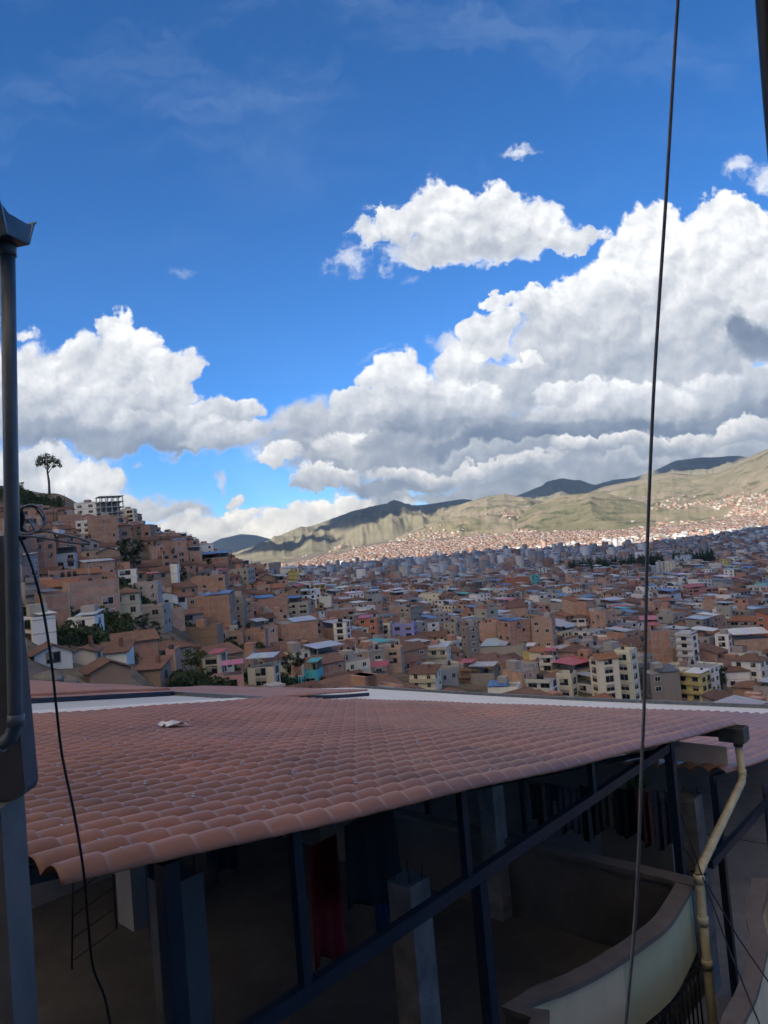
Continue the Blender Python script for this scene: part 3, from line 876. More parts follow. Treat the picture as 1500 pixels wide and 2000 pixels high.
# the house the photograph is taken from, behind the viewpoint
root = empty("own_house", (0, -2.5, CAM_Z - 14), "house the view is taken from, rendered wall behind the viewpoint", "house")
m = MB(); m.box((-1.5, -3.2, CAM_Z - 4), (12, 5.6, 20)); under(m.build("wall", M_dkwall), root)
m = MB(); m.box((-1.5, -3.2, CAM_Z + 6.1), (12.4, 6.0, .16)); under(m.build("roof", M_conc), root)
# ================================================================ terrain
def _hash(ix, iy, seed):
    n = (ix.astype(np.int64) * 374761393 + iy.astype(np.int64) * 668265263 + seed * 144665) & 0x7fffffff
    n = (n ^ (n >> 13)) * 1274126177 & 0x7fffffff
    n = n ^ (n >> 16)
    return (n & 0xffff) / 65535.0
def vnoise(x, y, seed=0):
    x, y = np.asarray(x, float), np.asarray(y, float)
    ix, iy = np.floor(x), np.floor(y); fx, fy = x - ix, y - iy
    fx = fx * fx * fx * (fx * (fx * 6 - 15) + 10); fy = fy * fy * fy * (fy * (fy * 6 - 15) + 10)
    a, b = _hash(ix, iy, seed), _hash(ix + 1, iy, seed); c, d = _hash(ix, iy + 1, seed), _hash(ix + 1, iy + 1, seed)
    return (a * (1 - fx) + b * fx) * (1 - fy) + (c * (1 - fx) + d * fx) * fy
def fbm(x, y, oct=5, seed=0, ridged=False, gain=0.5):
    s, amp, tot = 0, 1.0, 0
    for o in range(oct):
        n = vnoise(x * 2 ** o + o * 17.3, y * 2 ** o - o * 9.1, seed + o)
        if ridged: n = 1 - np.abs(2 * n - 1)
        s = s + n * amp; tot += amp; amp *= gain
    return s / tot

RG = [15, 40, 60, 80, 100, 150, 200, 270, 340, 430, 520, 620, 800, 1000, 1300, 1700, 2300, 2800, 3300, 5000, 30000]
PROFILE = {   # azimuth (deg): ground height relative to the eye at ranges RG
 -180: [-9, -8, -8, -7, -6, 0, 8, 20, 30, 42, 52, 60, 70, 80, 90, 100, 110, 120, 120, 120, 120],
 -60: [-9, -8, -7, -5, -3, 5, 14, 28, 42, 58, 72, 82, 95, 100, 105, 110, 110, 110, 110, 100, 90],
 -40: [-9, -8, -8, -7, -6, 0, 8, 22, 36, 54, 68, 76, 85, 88, 88, 80, 60, 40, 30, 20, 0],
 -27: [-10, -10, -10, -10, -11, -9, -5, 8, 21, 38, 55, 62, 50, 20, -20, -45, -55, -50, -40, -30, -30],
 -24: [-10, -10, -11, -12, -13, -13, -10, 2, 14, 30, 49, 52, 34, 5, -30, -50, -57, -50, -42, -30, -30],
 -20: [-10, -11, -12, -13, -15, -16, -12, -3, 8, 22, 27, 20, 0, -25, -45, -55, -58, -52, -45, -30, -30],
 -17: [-10, -12, -13, -15, -18, -22, -20, -13, -2, 12, 15, 5, -20, -40, -52, -57, -58, -52, -45, -30, -30],
 -14: [-10, -12, -15, -17, -20, -26, -27, -25, -13, 3, 3, -8, -30, -46, -55, -58, -58, -52, -45, -30, -30],
 -11: [-10, -12, -16, -19, -22, -29, -32, -31, -24, -14, -12, -18, -38, -50, -57, -59, -58, -52, -42, -30, -30],
 -8: [-10, -13, -17, -20, -24, -31, -35, -36, -33, -28, -25, -26, -44, -53, -58, -60, -58, -48, -38, -25, -25],
 -4: [-10, -13, -17, -21, -25, -32, -37, -40, -40, -40, -42, -44, -50, -55, -59, -60, -58, -42, -25, -10, -10],
 0: [-10, -14, -18, -22, -26, -33, -39, -43, -47, -50, -53, -55, -57, -58, -60, -60, -57, -26, 0, 10, 10],
 8: [-10, -14, -18, -23, -28, -37, -43, -48, -51, -53, -56, -58, -59, -60, -61, -61, -56, -24, 0, 20, 20],
 14: [-10, -14, -19, -24, -30, -41, -48, -52, -54, -56, -58, -60, -61, -62, -62, -61, -52, -28, -8, 20, 20],
 20: [-10, -14, -19, -26, -33, -46, -53, -56, -58, -59, -60, -61, -62, -62, -62, -60, -48, -35, -20, 20, 20],
 27: [-10, -14, -19, -26, -33, -47, -54, -57, -58, -59, -60, -61, -62, -62, -60, -57, -46, -28, -5, 30, 30],
 40: [-10, -14, -19, -26, -33, -47, -54, -57, -58, -59, -60, -61, -60, -58, -52, -40, -20, 0, 20, 60, 60],
 60: [-10, -12, -15, -20, -25, -35, -42, -46, -50, -52, -54, -55, -50, -40, -20, 0, 20, 60, 80, 80, 80],
 180: [-9, -8, -8, -7, -6, 0, 8, 20, 30, 42, 52, 60, 70, 80, 90, 100, 110, 120, 120, 120, 120],
}
_TH = np.array(sorted(PROFILE)); _TB = np.array([PROFILE[k] for k in _TH], float); _LR = np.log(np.array(RG, float))
def ground(x, y):
    """terrain height (world z) under x, y"""
    x, y = np.asarray(x, float), np.asarray(y, float)
    th = np.degrees(np.arctan2(x, y)); lr = np.log(np.maximum(np.hypot(x, y), 15.1))
    i = np.clip(np.searchsorted(_TH, th) - 1, 0, len(_TH) - 2); j = np.clip(np.searchsorted(_LR, lr) - 1, 0, len(_LR) - 2)
    f = np.clip((th - _TH[i]) / (_TH[i + 1] - _TH[i]), 0, 1); g = np.clip((lr - _LR[j]) / (_LR[j + 1] - _LR[j]), 0, 1)
    f = f * f * (3 - 2 * f)
    h = (_TB[i, j] * (1 - f) + _TB[i + 1, j] * f) * (1 - g) + (_TB[i, j + 1] * (1 - f) + _TB[i + 1, j + 1] * f) * g
    r = np.exp(lr)
    h = h + (fbm(x / 60, y / 60, 3, 5) - .5) * np.clip(r / 100 - .8, 0, 1) * 5 * np.clip(2 - r / 1500, .1, 1)
    return h + CAM_Z
def on_ground(px, py, rmin=60, rmax=3400):
    d = ray(px, py); hl = math.hypot(d.x, d.y)
    rs = np.exp(np.linspace(math.log(rmin), math.log(rmax), 900))
    xs, ys, zs = d.x / hl * rs, d.y / hl * rs, CAM_Z + d.z / hl * rs
    g = ground(xs, ys)
    k = np.nonzero(zs <= g)[0]
    k = k[0] if len(k) else len(rs) - 1
    return Vector((xs[k], ys[k], g[k])), rs[k]
def to_px(p):
    c = cam_rot.transposed() @ (Vector(p) - camv)
    if c.z >= -.1: return None
    return CX + F_PX * c.x / -c.z, CY - F_PX * c.y / -c.z

def grid_object(name, X, Y, Z, material, kind="structure", wrap=False):
    n, m_ = X.shape
    v = np.stack([X, Y, Z], -1).reshape(-1, 3).astype(np.float32)
    i, j = np.meshgrid(np.arange(n - 1), np.arange(m_ - 1), indexing='ij'); a = i * m_ + j
    f = np.stack([a, a + 1, a + m_ + 1, a + m_], -1).reshape(-1, 4)
    me = bpy.data.meshes.new(name)
    me.vertices.add(len(v)); me.vertices.foreach_set("co", v.ravel())
    me.loops.add(f.size); me.loops.foreach_set("vertex_index", f.astype(np.int32).ravel())
    me.polygons.add(len(f)); me.polygons.foreach_set("loop_start", np.arange(0, f.size, 4, dtype=np.int32)); me.polygons.foreach_set("loop_total", np.full(len(f), 4, dtype=np.int32))
    me.update(calc_edges=True); me.polygons.foreach_set("use_smooth", np.ones(len(f), dtype=bool))
    me.materials.append(material)
    o = bpy.data.objects.new(name, me); C.objects.link(o); o["kind"] = kind
    return o

def land_mat(name, cols, scale, bush=0.0, bscale=1.0, rough=.95):
    m = bpy.data.materials.new(name); m.use_nodes = True
    nt = m.node_tree; N, L = nt.nodes, nt.links; b = N['Principled BSDF']; b.inputs['Roughness'].default_value = rough; b.inputs['Specular IOR Level'].default_value = .1
    g = N.new('ShaderNodeNewGeometry')
    n1 = N.new('ShaderNodeTexNoise'); n1.inputs['Scale'].default_value = scale; n1.inputs['Detail'].default_value = 9; n1.inputs['Roughness'].default_value = .62; n1.inputs['Distortion'].default_value = .6
    L.new(g.outputs['Position'], n1.inputs['Vector'])
    r = N.new('ShaderNodeValToRGB'); cr_ = r.color_ramp
    cr_.elements[0].position = .32; cr_.elements[0].color = (*cols[0], 1); cr_.elements[1].position = .70; cr_.elements[1].color = (*cols[-1], 1)
    for k, c in enumerate(cols[1:-1]):
        e = cr_.elements.new(.32 + .38 * (k + 1) / (len(cols) - 1)); e.color = (*c, 1)
    L.new(n1.outputs['Fac'], r.inputs[0]); out = r.outputs[0]
    if bush:
        n2 = N.new('ShaderNodeTexNoise'); n2.inputs['Scale'].default_value = bscale; n2.inputs['Detail'].default_value = 8; n2.inputs['Roughness'].default_value = .7
        L.new(g.outputs['Position'], n2.inputs['Vector'])
        mr = N.new('ShaderNodeMapRange'); mr.inputs['From Min'].default_value = .53; mr.inputs['From Max'].default_value = .60; mr.inputs['To Max'].default_value = bush
        L.new(n2.outputs['Fac'], mr.inputs['Value'])
        mx = N.new('ShaderNodeMix'); mx.data_type = 'RGBA'; L.new(mr.outputs[0], mx.inputs[0]); L.new(out, mx.inputs[6]); mx.inputs[7].default_value = (.035, .05, .022, 1); out = mx.outputs[2]
    L.new(out, b.inputs['Base Color'])
    return m
M_ground = land_mat("town_ground", [(.17, .13, .10), (.12, .105, .07), (.21, .165, .13), (.14, .12, .09), (.25, .21, .175)], .045, .6, .06)
M_grasshill = land_mat("dry_grass_hill", [(.13, .115, .045), (.10, .105, .04), (.15, .125, .06)], .03, .8, .05)
M_slab = mat('pale_concrete', (.42, .41, .39), .9)
M_hill = land_mat("green_hill", [(.18, .158, .10), (.215, .18, .12), (.25, .205, .145), (.17, .155, .092), (.29, .225, .165)], .0016, .65, .006)
M_hill2 = land_mat("olive_hill", [(.185, .16, .098), (.14, .132, .074), (.21, .175, .115), (.245, .195, .135)], .0035, .7, .009)
M_hill3 = land_mat("far_hill", [(.15, .145, .10), (.21, .185, .125), (.17, .155, .10)], .001, .3, .003)

th = np.radians(np.concatenate([np.linspace(-180, -36, 60)[:-1], np.linspace(-36, 36, 420), np.linspace(36, 180, 60)[1:]]))
rr = np.exp(np.concatenate([np.linspace(math.log(16), math.log(3600), 420), np.linspace(math.log(3600), math.log(30000), 20)[1:]]))
TT, RR = np.meshgrid(th, rr, indexing='ij')
GX, GY = np.sin(TT) * RR, np.cos(TT) * RR
grid_object("ground", GX, GY, ground(GX, GY) - .05, M_ground)

# ---------------------------------------------------------------- hills: each ridge at its own distance
HILLS = []
def ridge(name, crest, r_crest, r_foot, h_foot, material, seed, amp, nscale, back=1.5, res=(300, 130), power=1.25, gully=.5):
    cp = sorted(crest)
    # crest as elevation against azimuth
    az = [math.atan2(ray(*c).x, ray(*c).y) for c in cp]; el = [ray(*c).z / math.hypot(ray(*c).x, ray(*c).y) for c in cp]
    TH_ = np.linspace(az[0], az[-1], res[0]); E = np.interp(TH_, az, el)
    k = max(1, res[0] // 170); ker = np.hanning(2 * k + 3); ker /= ker.sum()
    E = np.convolve(np.pad(E, k + 1, mode='edge'), ker, mode='valid')
    s = np.linspace(0, 1 + .55, res[1])
    HC = E * r_crest
    T2, S2 = np.meshgrid(TH_, s, indexing='ij'); HC2 = HC[:, None] * np.ones_like(S2)
    rc = r_crest * (1 + .05 * (fbm(TH_ * 9, TH_ * 0 + seed, 3, seed) - .5)[:, None])
    Rr = np.where(S2 <= 1, r_foot + (rc - r_foot) * S2, rc + (S2 - 1) * (rc - r_foot) * back)
    shape = np.where(S2 <= 1, S2 ** power, 1 - ((S2 - 1) / .55) ** 1.4)
    X, Y = np.sin(T2) * Rr, np.cos(T2) * Rr
    H = h_foot + (HC2 - h_foot) * shape
    env = np.clip(np.minimum(S2 * 3, 1), 0, 1) * np.clip(np.abs(1 - S2) * 4 + .10, 0, 1)
    ero = fbm(X / nscale, Y / nscale, 6, seed, True, .52) - .62
    # gullies run down the slope
    gl = fbm(T2 * r_crest / nscale * 1.7, S2 * 1.1 + fbm(X / nscale, Y / nscale, 3, seed + 9) * .6, 5, seed + 3, True, .55) - .62
    H = H + amp * .85 * env * (ero * (1 - gully) + gl * gully) * 2
    o = grid_object(name, X, Y, H + CAM_Z, material)
    HILLS.append((TH_, Rr, H, r_foot))
    return TH_, s, Rr, H
ridge("hills", [(330, 1105), (380, 1078), (430, 1052), (470, 1043), (500, 1045), (540, 1056), (580, 1062), (640, 1080), (760, 1085)], 11600, 8500, 0, M_hill3, 3, 220, 2200, res=(160, 60))
R2 = ridge("hills", [(400, 1112), (470, 1090), (520, 1067), (580, 1039), (640, 1017), (690, 1000), (740, 990), (765, 985), (800, 991), (840, 984), (880, 975), (905, 972), (940, 976), (1000, 990), (1100, 1000)], 7200, 3800, -40, M_hill3, 7, 260, 1300, res=(380, 200), power=1.05, gully=.65)
R3 = ridge("hills", [(900, 1000), (960, 978), (1010, 967), (1060, 946), (1090, 940), (1130, 936), (1160, 946), (1200, 936), (1240, 932), (1290, 914), (1320, 900), (1370, 893), (1440, 889), (1470, 893), (1540, 875), (1640, 860)], 9000, 4600, 0, M_hill3, 11, 300, 1500, res=(380, 160), power=1.1, gully=.6)
R4 = ridge("hills", [(430, 1118), (480, 1103), (560, 1097), (620, 1088), (680, 1072), (740, 1052), (800, 1024), (850, 1006), (900, 986), (945, 971), (985, 965), (1030, 974), (1080, 984), (1130, 970), (1180, 950), (1250, 936), (1300, 921), (1350, 926), (1400, 925), (1440, 905), (1480, 885), (1500, 876), (1560, 868), (1660, 880)], 5600, 2750, -48, M_hill, 17, 125, 900, res=(520, 260), power=1.15, gully=.6)
R5 = ridge("hills", [(900, 1066), (950, 1052), (980, 1035), (1010, 1006), (1050, 982), (1100, 967), (1150, 962), (1190, 965), (1250, 979), (1330, 996), (1400, 1008), (1460, 1006), (1520, 1000), (1600, 990)], 4100, 2950, -30, M_hill2, 23, 34, 420, res=(420, 200), power=.95, gully=.7)

def ridge_height(Rg, px_az, r):
    TH_, s, Rr, H = Rg
    i = int(np.clip(np.searchsorted(TH_, px_az), 0, len(TH_) - 1))
    return float(np.interp(r, Rr[i], H[i])) + CAM_Z

# ---------------------------------------------------------------- clouds overhead that shade the town
M_cloud = bpy.data.materials.new("cloud_warm_fill"); M_cloud.use_nodes = True      # lets sunlight through to its underside
_n = M_cloud.node_tree.nodes; _n.clear()
_d = _n.new('ShaderNodeBsdfDiffuse'); _t = _n.new('ShaderNodeBsdfTranslucent'); _m = _n.new('ShaderNodeMixShader'); _o = _n.new('ShaderNodeOutputMaterial')
_d.inputs[0].default_value = (.9, .9, .9, 1); _t.inputs[0].default_value = (1.0, .90, .76, 1); _m.inputs[0].default_value = CLOUD_THROUGH  # warm transmission, tuned to brighten and warm the shaded town
for a_, b_ in ((_d.outputs[0], _m.inputs[1]), (_t.outputs[0], _m.inputs[2]), (_m.outputs[0], _o.inputs[0])): M_cloud.node_tree.links.new(a_, b_)
def cloud_over(outline, alt, label, thick=260, seed=1, n=110):
    """outline: shaded region on the land (world x, y, z); the cloud stands toward the sun from it"""
    off = lambda p: (p[0] + to_sun.x / to_sun.z * (alt - p[2]), p[1] + to_sun.y / to_sun.z * (alt - p[2]))
    poly = [off(p) for p in outline]
    px_ = np.array([p[0] for p in poly]); py_ = np.array([p[1] for p in poly])
    x0, x1, y0, y1 = px_.min() - 150, px_.max() + 150, py_.min() - 150, py_.max() + 150
    X, Y = np.meshgrid(np.linspace(x0, x1, n), np.linspace(y0, y1, n), indexing='ij')
    size = max(x1 - x0, y1 - y0)
    wx = X + (fbm(X / size * 9, Y / size * 9, 5, seed) - .5) * size * .05; wy = Y + (fbm(X / size * 9 + 50, Y / size * 9, 5, seed) - .5) * size * .05
    inside = np.zeros(X.shape, bool); dist = np.full(X.shape, 1e9)
    for i in range(len(poly)):
        (ax, ay), (bx, by) = poly[i], poly[(i + 1) % len(poly)]
        cond = ((ay > wy) != (by > wy)) & (wx < (bx - ax) * (wy - ay) / (by - ay + 1e-9) + ax)
        inside ^= cond
        t = np.clip(((wx - ax) * (bx - ax) + (wy - ay) * (by - ay)) / ((bx - ax) ** 2 + (by - ay) ** 2), 0, 1)
        dist = np.minimum(dist, np.hypot(wx - ax - t * (bx - ax), wy - ay - t * (by - ay)))
    th_ = np.where(inside, np.sqrt(np.clip(dist / (size * .12), 0, 1)), 0)
    top = alt + thick * th_ * (.5 + fbm(X / size * 14, Y / size * 14, 5, seed + 4)) ; bot = alt - thick * .12 * th_ * (.6 + fbm(X / size * 10, Y / size * 10, 4, seed + 8))
    idx = -np.ones(X.shape, int); V, F = [], []
    cell = inside[:-1, :-1] & inside[1:, :-1] & inside[:-1, 1:] & inside[1:, 1:]
    ii, jj = np.nonzero(cell)
    N_ = n * n
    V = np.concatenate([np.stack([X, Y, top], -1).reshape(-1, 3), np.stack([X, Y, bot], -1).reshape(-1, 3)])
    a = ii * n + jj
    F = np.concatenate([np.stack([a, a + n, a + n + 1, a + 1], -1), np.stack([a + 1, a + n + 1, a + n, a], -1) + N_])
    used = np.unique(F); remap = -np.ones(2 * N_, int); remap[used] = np.arange(len(used))
    me = bpy.data.meshes.new("cloud"); me.from_pydata(V[used].tolist(), [], remap[F].tolist()); me.materials.append(M_cloud)
    me.polygons.foreach_set("use_smooth", [True] * len(me.polygons))
    o = bpy.data.objects.new("cloud", me); C.objects.link(o); o["kind"] = "structure"
    return o
def land_pt(px, r, h): 
    d = ray(px, 1060 - .084 * (px - 750)); hl = math.hypot(d.x, d.y)
    return (d.x / hl * r, d.y / hl * r, CAM_Z + h)
edge_far = [land_pt(-900, 2900, 0), land_pt(-200, 2600, 0), land_pt(200, 2400, -50), land_pt(430, 2180, -57), land_pt(560, 2170, -57), land_pt(660, 2080, -57), land_pt(750, 2120, -57), land_pt(880, 2170, -57), land_pt(1000, 2080, -57),
            land_pt(1100, 1960, -57), land_pt(1200, 1800, -60), land_pt(1280, 1720, -60), land_pt(1350, 1880, -58), land_pt(1430, 2080, -50), land_pt(1520, 2200, -45), land_pt(1800, 2300, -40), land_pt(2400, 2400, -20)]
cloud_over(edge_far + [(2600, -500, 60), (1500, -1300, 60), (-1500, -1300, 60), (-2600, 0, 60)], 1360, "", seed=2)
def patch(pts, alt=5200, seed=1, thick=300):
    return cloud_over([(ray(px, py) * (r / math.hypot(ray(px, py).x, ray(px, py).y)) + camv)[:] for px, py, r in pts], alt, "", seed=seed, thick=thick, n=80)
patch([(560, 1062, 5600), (640, 1010, 7000), (700, 985, 8500), (830, 965, 9000), (960, 960, 9000), (960, 985, 6900), (900, 1000, 6400), (850, 1010, 6000), (800, 1035, 5300), (740, 1048, 4900), (690, 1046, 5000), (640, 1035, 5600), (600, 1050, 5400)], seed=5)
patch([(380, 1120, 9000), (380, 1030, 12500), (520, 1030, 12500), (610, 1050, 12500), (600, 1085, 9000), (500, 1100, 9000)], seed=9)  # unseen cloud added to darken the far ridge so it looks bluer
patch([(480, 1100, 4600), (540, 1078, 5200), (600, 1066, 5000), (640, 1070, 4700), (600, 1082, 4400), (540, 1095, 4300)], seed=12)
patch([(1000, 950, 10500), (1130, 915, 10500), (1250, 915, 10000), (1240, 938, 8000), (1180, 950, 7600), (1120, 958, 7600), (1040, 972, 8000), (1000, 975, 8500)], seed=6)
patch([(1270, 905, 10500), (1320, 880, 10500), (1450, 865, 10500), (1450, 900, 8500), (1420, 915, 7600), (1330, 925, 7600), (1280, 925, 8000)], seed=7)
# ================================================================ the town
BRICK, BRICK2, ADOBE = (.42, .225, .165), (.48, .30, .235), (.33, .225, .165)
CONC, CONC2 = (.37, .35, .33), (.27, .255, .24)
WHITE, CREAM, YEL, OCHRE = (.76, .75, .72), (.66, .61, .48), (.62, .52, .22), (.50, .34, .12)
TURQ, PURP, BLUEW, PINK, TERRA = (.08, .46, .52), (.30, .33, .66), (.45, .52, .60), (.60, .32, .30), (.42, .17, .11)
COLNAME = {BRICK: "bare brick", BRICK2: "pinkish brick", ADOBE: "brown adobe", CONC: "grey concrete", CONC2: "dark concrete", WHITE: "white", CREAM: "cream", YEL: "yellow",
           OCHRE: "ochre", TURQ: "turquoise", PURP: "lilac blue", BLUEW: "pale blue", PINK: "pink", TERRA: "brick red"}
ROOFS = {'tile': ((.20, .122, .096), "tiled roof"), 'flat': ((.23, .215, .20), "flat roof"), 'open': ((.24, .225, .21), "unfinished top floor"),
         'blue': ((.08, .19, .42), "blue sheet roof"), 'tin': ((.40, .42, .44), "grey sheet roof"), 'lblue': ((.42, .50, .60), "pale sheet roof"),
         'red': ((.42, .05, .05), "red sheet roof"), 'pink': ((.50, .12, .18), "magenta sheet roof"), 'white': ((.68, .68, .68), "white sheet roof"),
         'orange': ((.33, .16, .10), "orange tiled roof"), 'teal': ((.05, .36, .38), "teal sheet roof"), 'dark': ((.10, .095, .10), "dark sheet roof")}
M_wall = mat("painted_wall", (1, 1, 1), .9, noise_amt=.13, noise_scale=.55, streak=True, attr=True)
M_brick = bpy.data.materials.new("brick_wall"); M_brick.use_nodes = True
def _brick():
    nt = M_brick.node_tree; N, L = nt.nodes, nt.links; b = N['Principled BSDF']; b.inputs['Roughness'].default_value = .95; b.inputs['Specular IOR Level'].default_value = .2
    tcn = N.new('ShaderNodeTexCoord'); sp = N.new('ShaderNodeSeparateXYZ'); L.new(tcn.outputs['Object'], sp.inputs[0])
    ad = N.new('ShaderNodeMath'); ad.operation = 'ADD'; L.new(sp.outputs[0], ad.inputs[0]); L.new(sp.outputs[1], ad.inputs[1])
    cb = N.new('ShaderNodeCombineXYZ'); L.new(ad.outputs[0], cb.inputs[0]); L.new(sp.outputs[2], cb.inputs[1])
    bt = N.new('ShaderNodeTexBrick'); bt.inputs['Scale'].default_value = 1; bt.inputs['Brick Width'].default_value = .42; bt.inputs['Row Height'].default_value = .20; bt.inputs['Mortar Size'].default_value = .022
    bt.inputs['Color1'].default_value = (1.0, .97, .95, 1); bt.inputs['Color2'].default_value = (.86, .82, .80, 1); bt.inputs['Mortar'].default_value = (1.15, 1.45, 1.6, 1)
    L.new(cb.outputs[0], bt.inputs['Vector'])
    n1 = N.new('ShaderNodeTexNoise'); n1.inputs['Scale'].default_value = .6; n1.inputs['Detail'].default_value = 6; L.new(tcn.outputs['Object'], n1.inputs['Vector'])
    mr = N.new('ShaderNodeMapRange'); mr.inputs['From Min'].default_value = .3; mr.inputs['From Max'].default_value = .7; mr.inputs['To Min'].default_value = .78; mr.inputs['To Max'].default_value = 1.15; L.new(n1.outputs['Fac'], mr.inputs['Value'])
    m1 = N.new('ShaderNodeMix'); m1.data_type = 'RGBA'; m1.blend_type = 'MULTIPLY'; m1.inputs[0].default_value = 1; L.new(bt.outputs['Color'], m1.inputs[6]); L.new(mr.outputs[0], m1.inputs[7])
    at = N.new('ShaderNodeVertexColor'); at.layer_name = "tone"
    m2 = N.new('ShaderNodeMix'); m2.data_type = 'RGBA'; m2.blend_type = 'MULTIPLY'; m2.inputs[0].default_value = 1; L.new(m1.outputs[2], m2.inputs[6]); L.new(at.outputs['Color'], m2.inputs[7])
    L.new(m2.outputs[2], b.inputs['Base Color'])
_brick()
M_sheet = mat("sheet_roof", (1, 1, 1), .5, noise_amt=.20, noise_scale=.45, attr=True)
M_rooftile = mat("old_tile_roof", (1, 1, 1), .95, noise_amt=.38, noise_scale=1.3, attr=True, spec=.15)
M_glass = mat("window_glass", (.018, .022, .028), .25, noise_amt=.4, noise_scale=.3)
M_frame = mat("window_surround", (.42, .41, .39), .8, noise_amt=.1)
M_curtain = mat("curtain", (.30, .28, .25), .8, noise_amt=.3, noise_scale=.4)
M_tank = mat("water_tank", (.02, .022, .025), .5)
M_any = [M_wall, M_brick, M_sheet, M_rooftile, M_glass, M_tank]
IW, IB, IS, IT, IG, ITK = range(6)

def jitter(c, r, k=.10):
    f = r.uniform(1 - k, 1 + k)
    return tuple(max(.01, min(.85, x * f * r.uniform(.97, 1.03))) for x in c)

class Sink:
    """collects the parts of one house; every shape is in the house's own coordinates"""
    def __init__(self): self.parts = []
    def part(self, name):
        m = MB(); self.parts.append((name, m)); return m

def wbox(m, x0, x1, y0, y1, z0, z1, top=True, bottom=False):
    b = len(m.v)
    m.v += [(x0, y0, z0), (x1, y0, z0), (x1, y1, z0), (x0, y1, z0), (x0, y0, z1), (x1, y0, z1), (x1, y1, z1), (x0, y1, z1)]
    for q in ((0, 1, 5, 4), (1, 2, 6, 5), (2, 3, 7, 6), (3, 0, 4, 7)): m.face([b + i for i in q])
    if top: m.face([b + 4, b + 5, b + 6, b + 7])
    if bottom: m.face([b + 3, b + 2, b + 1, b])

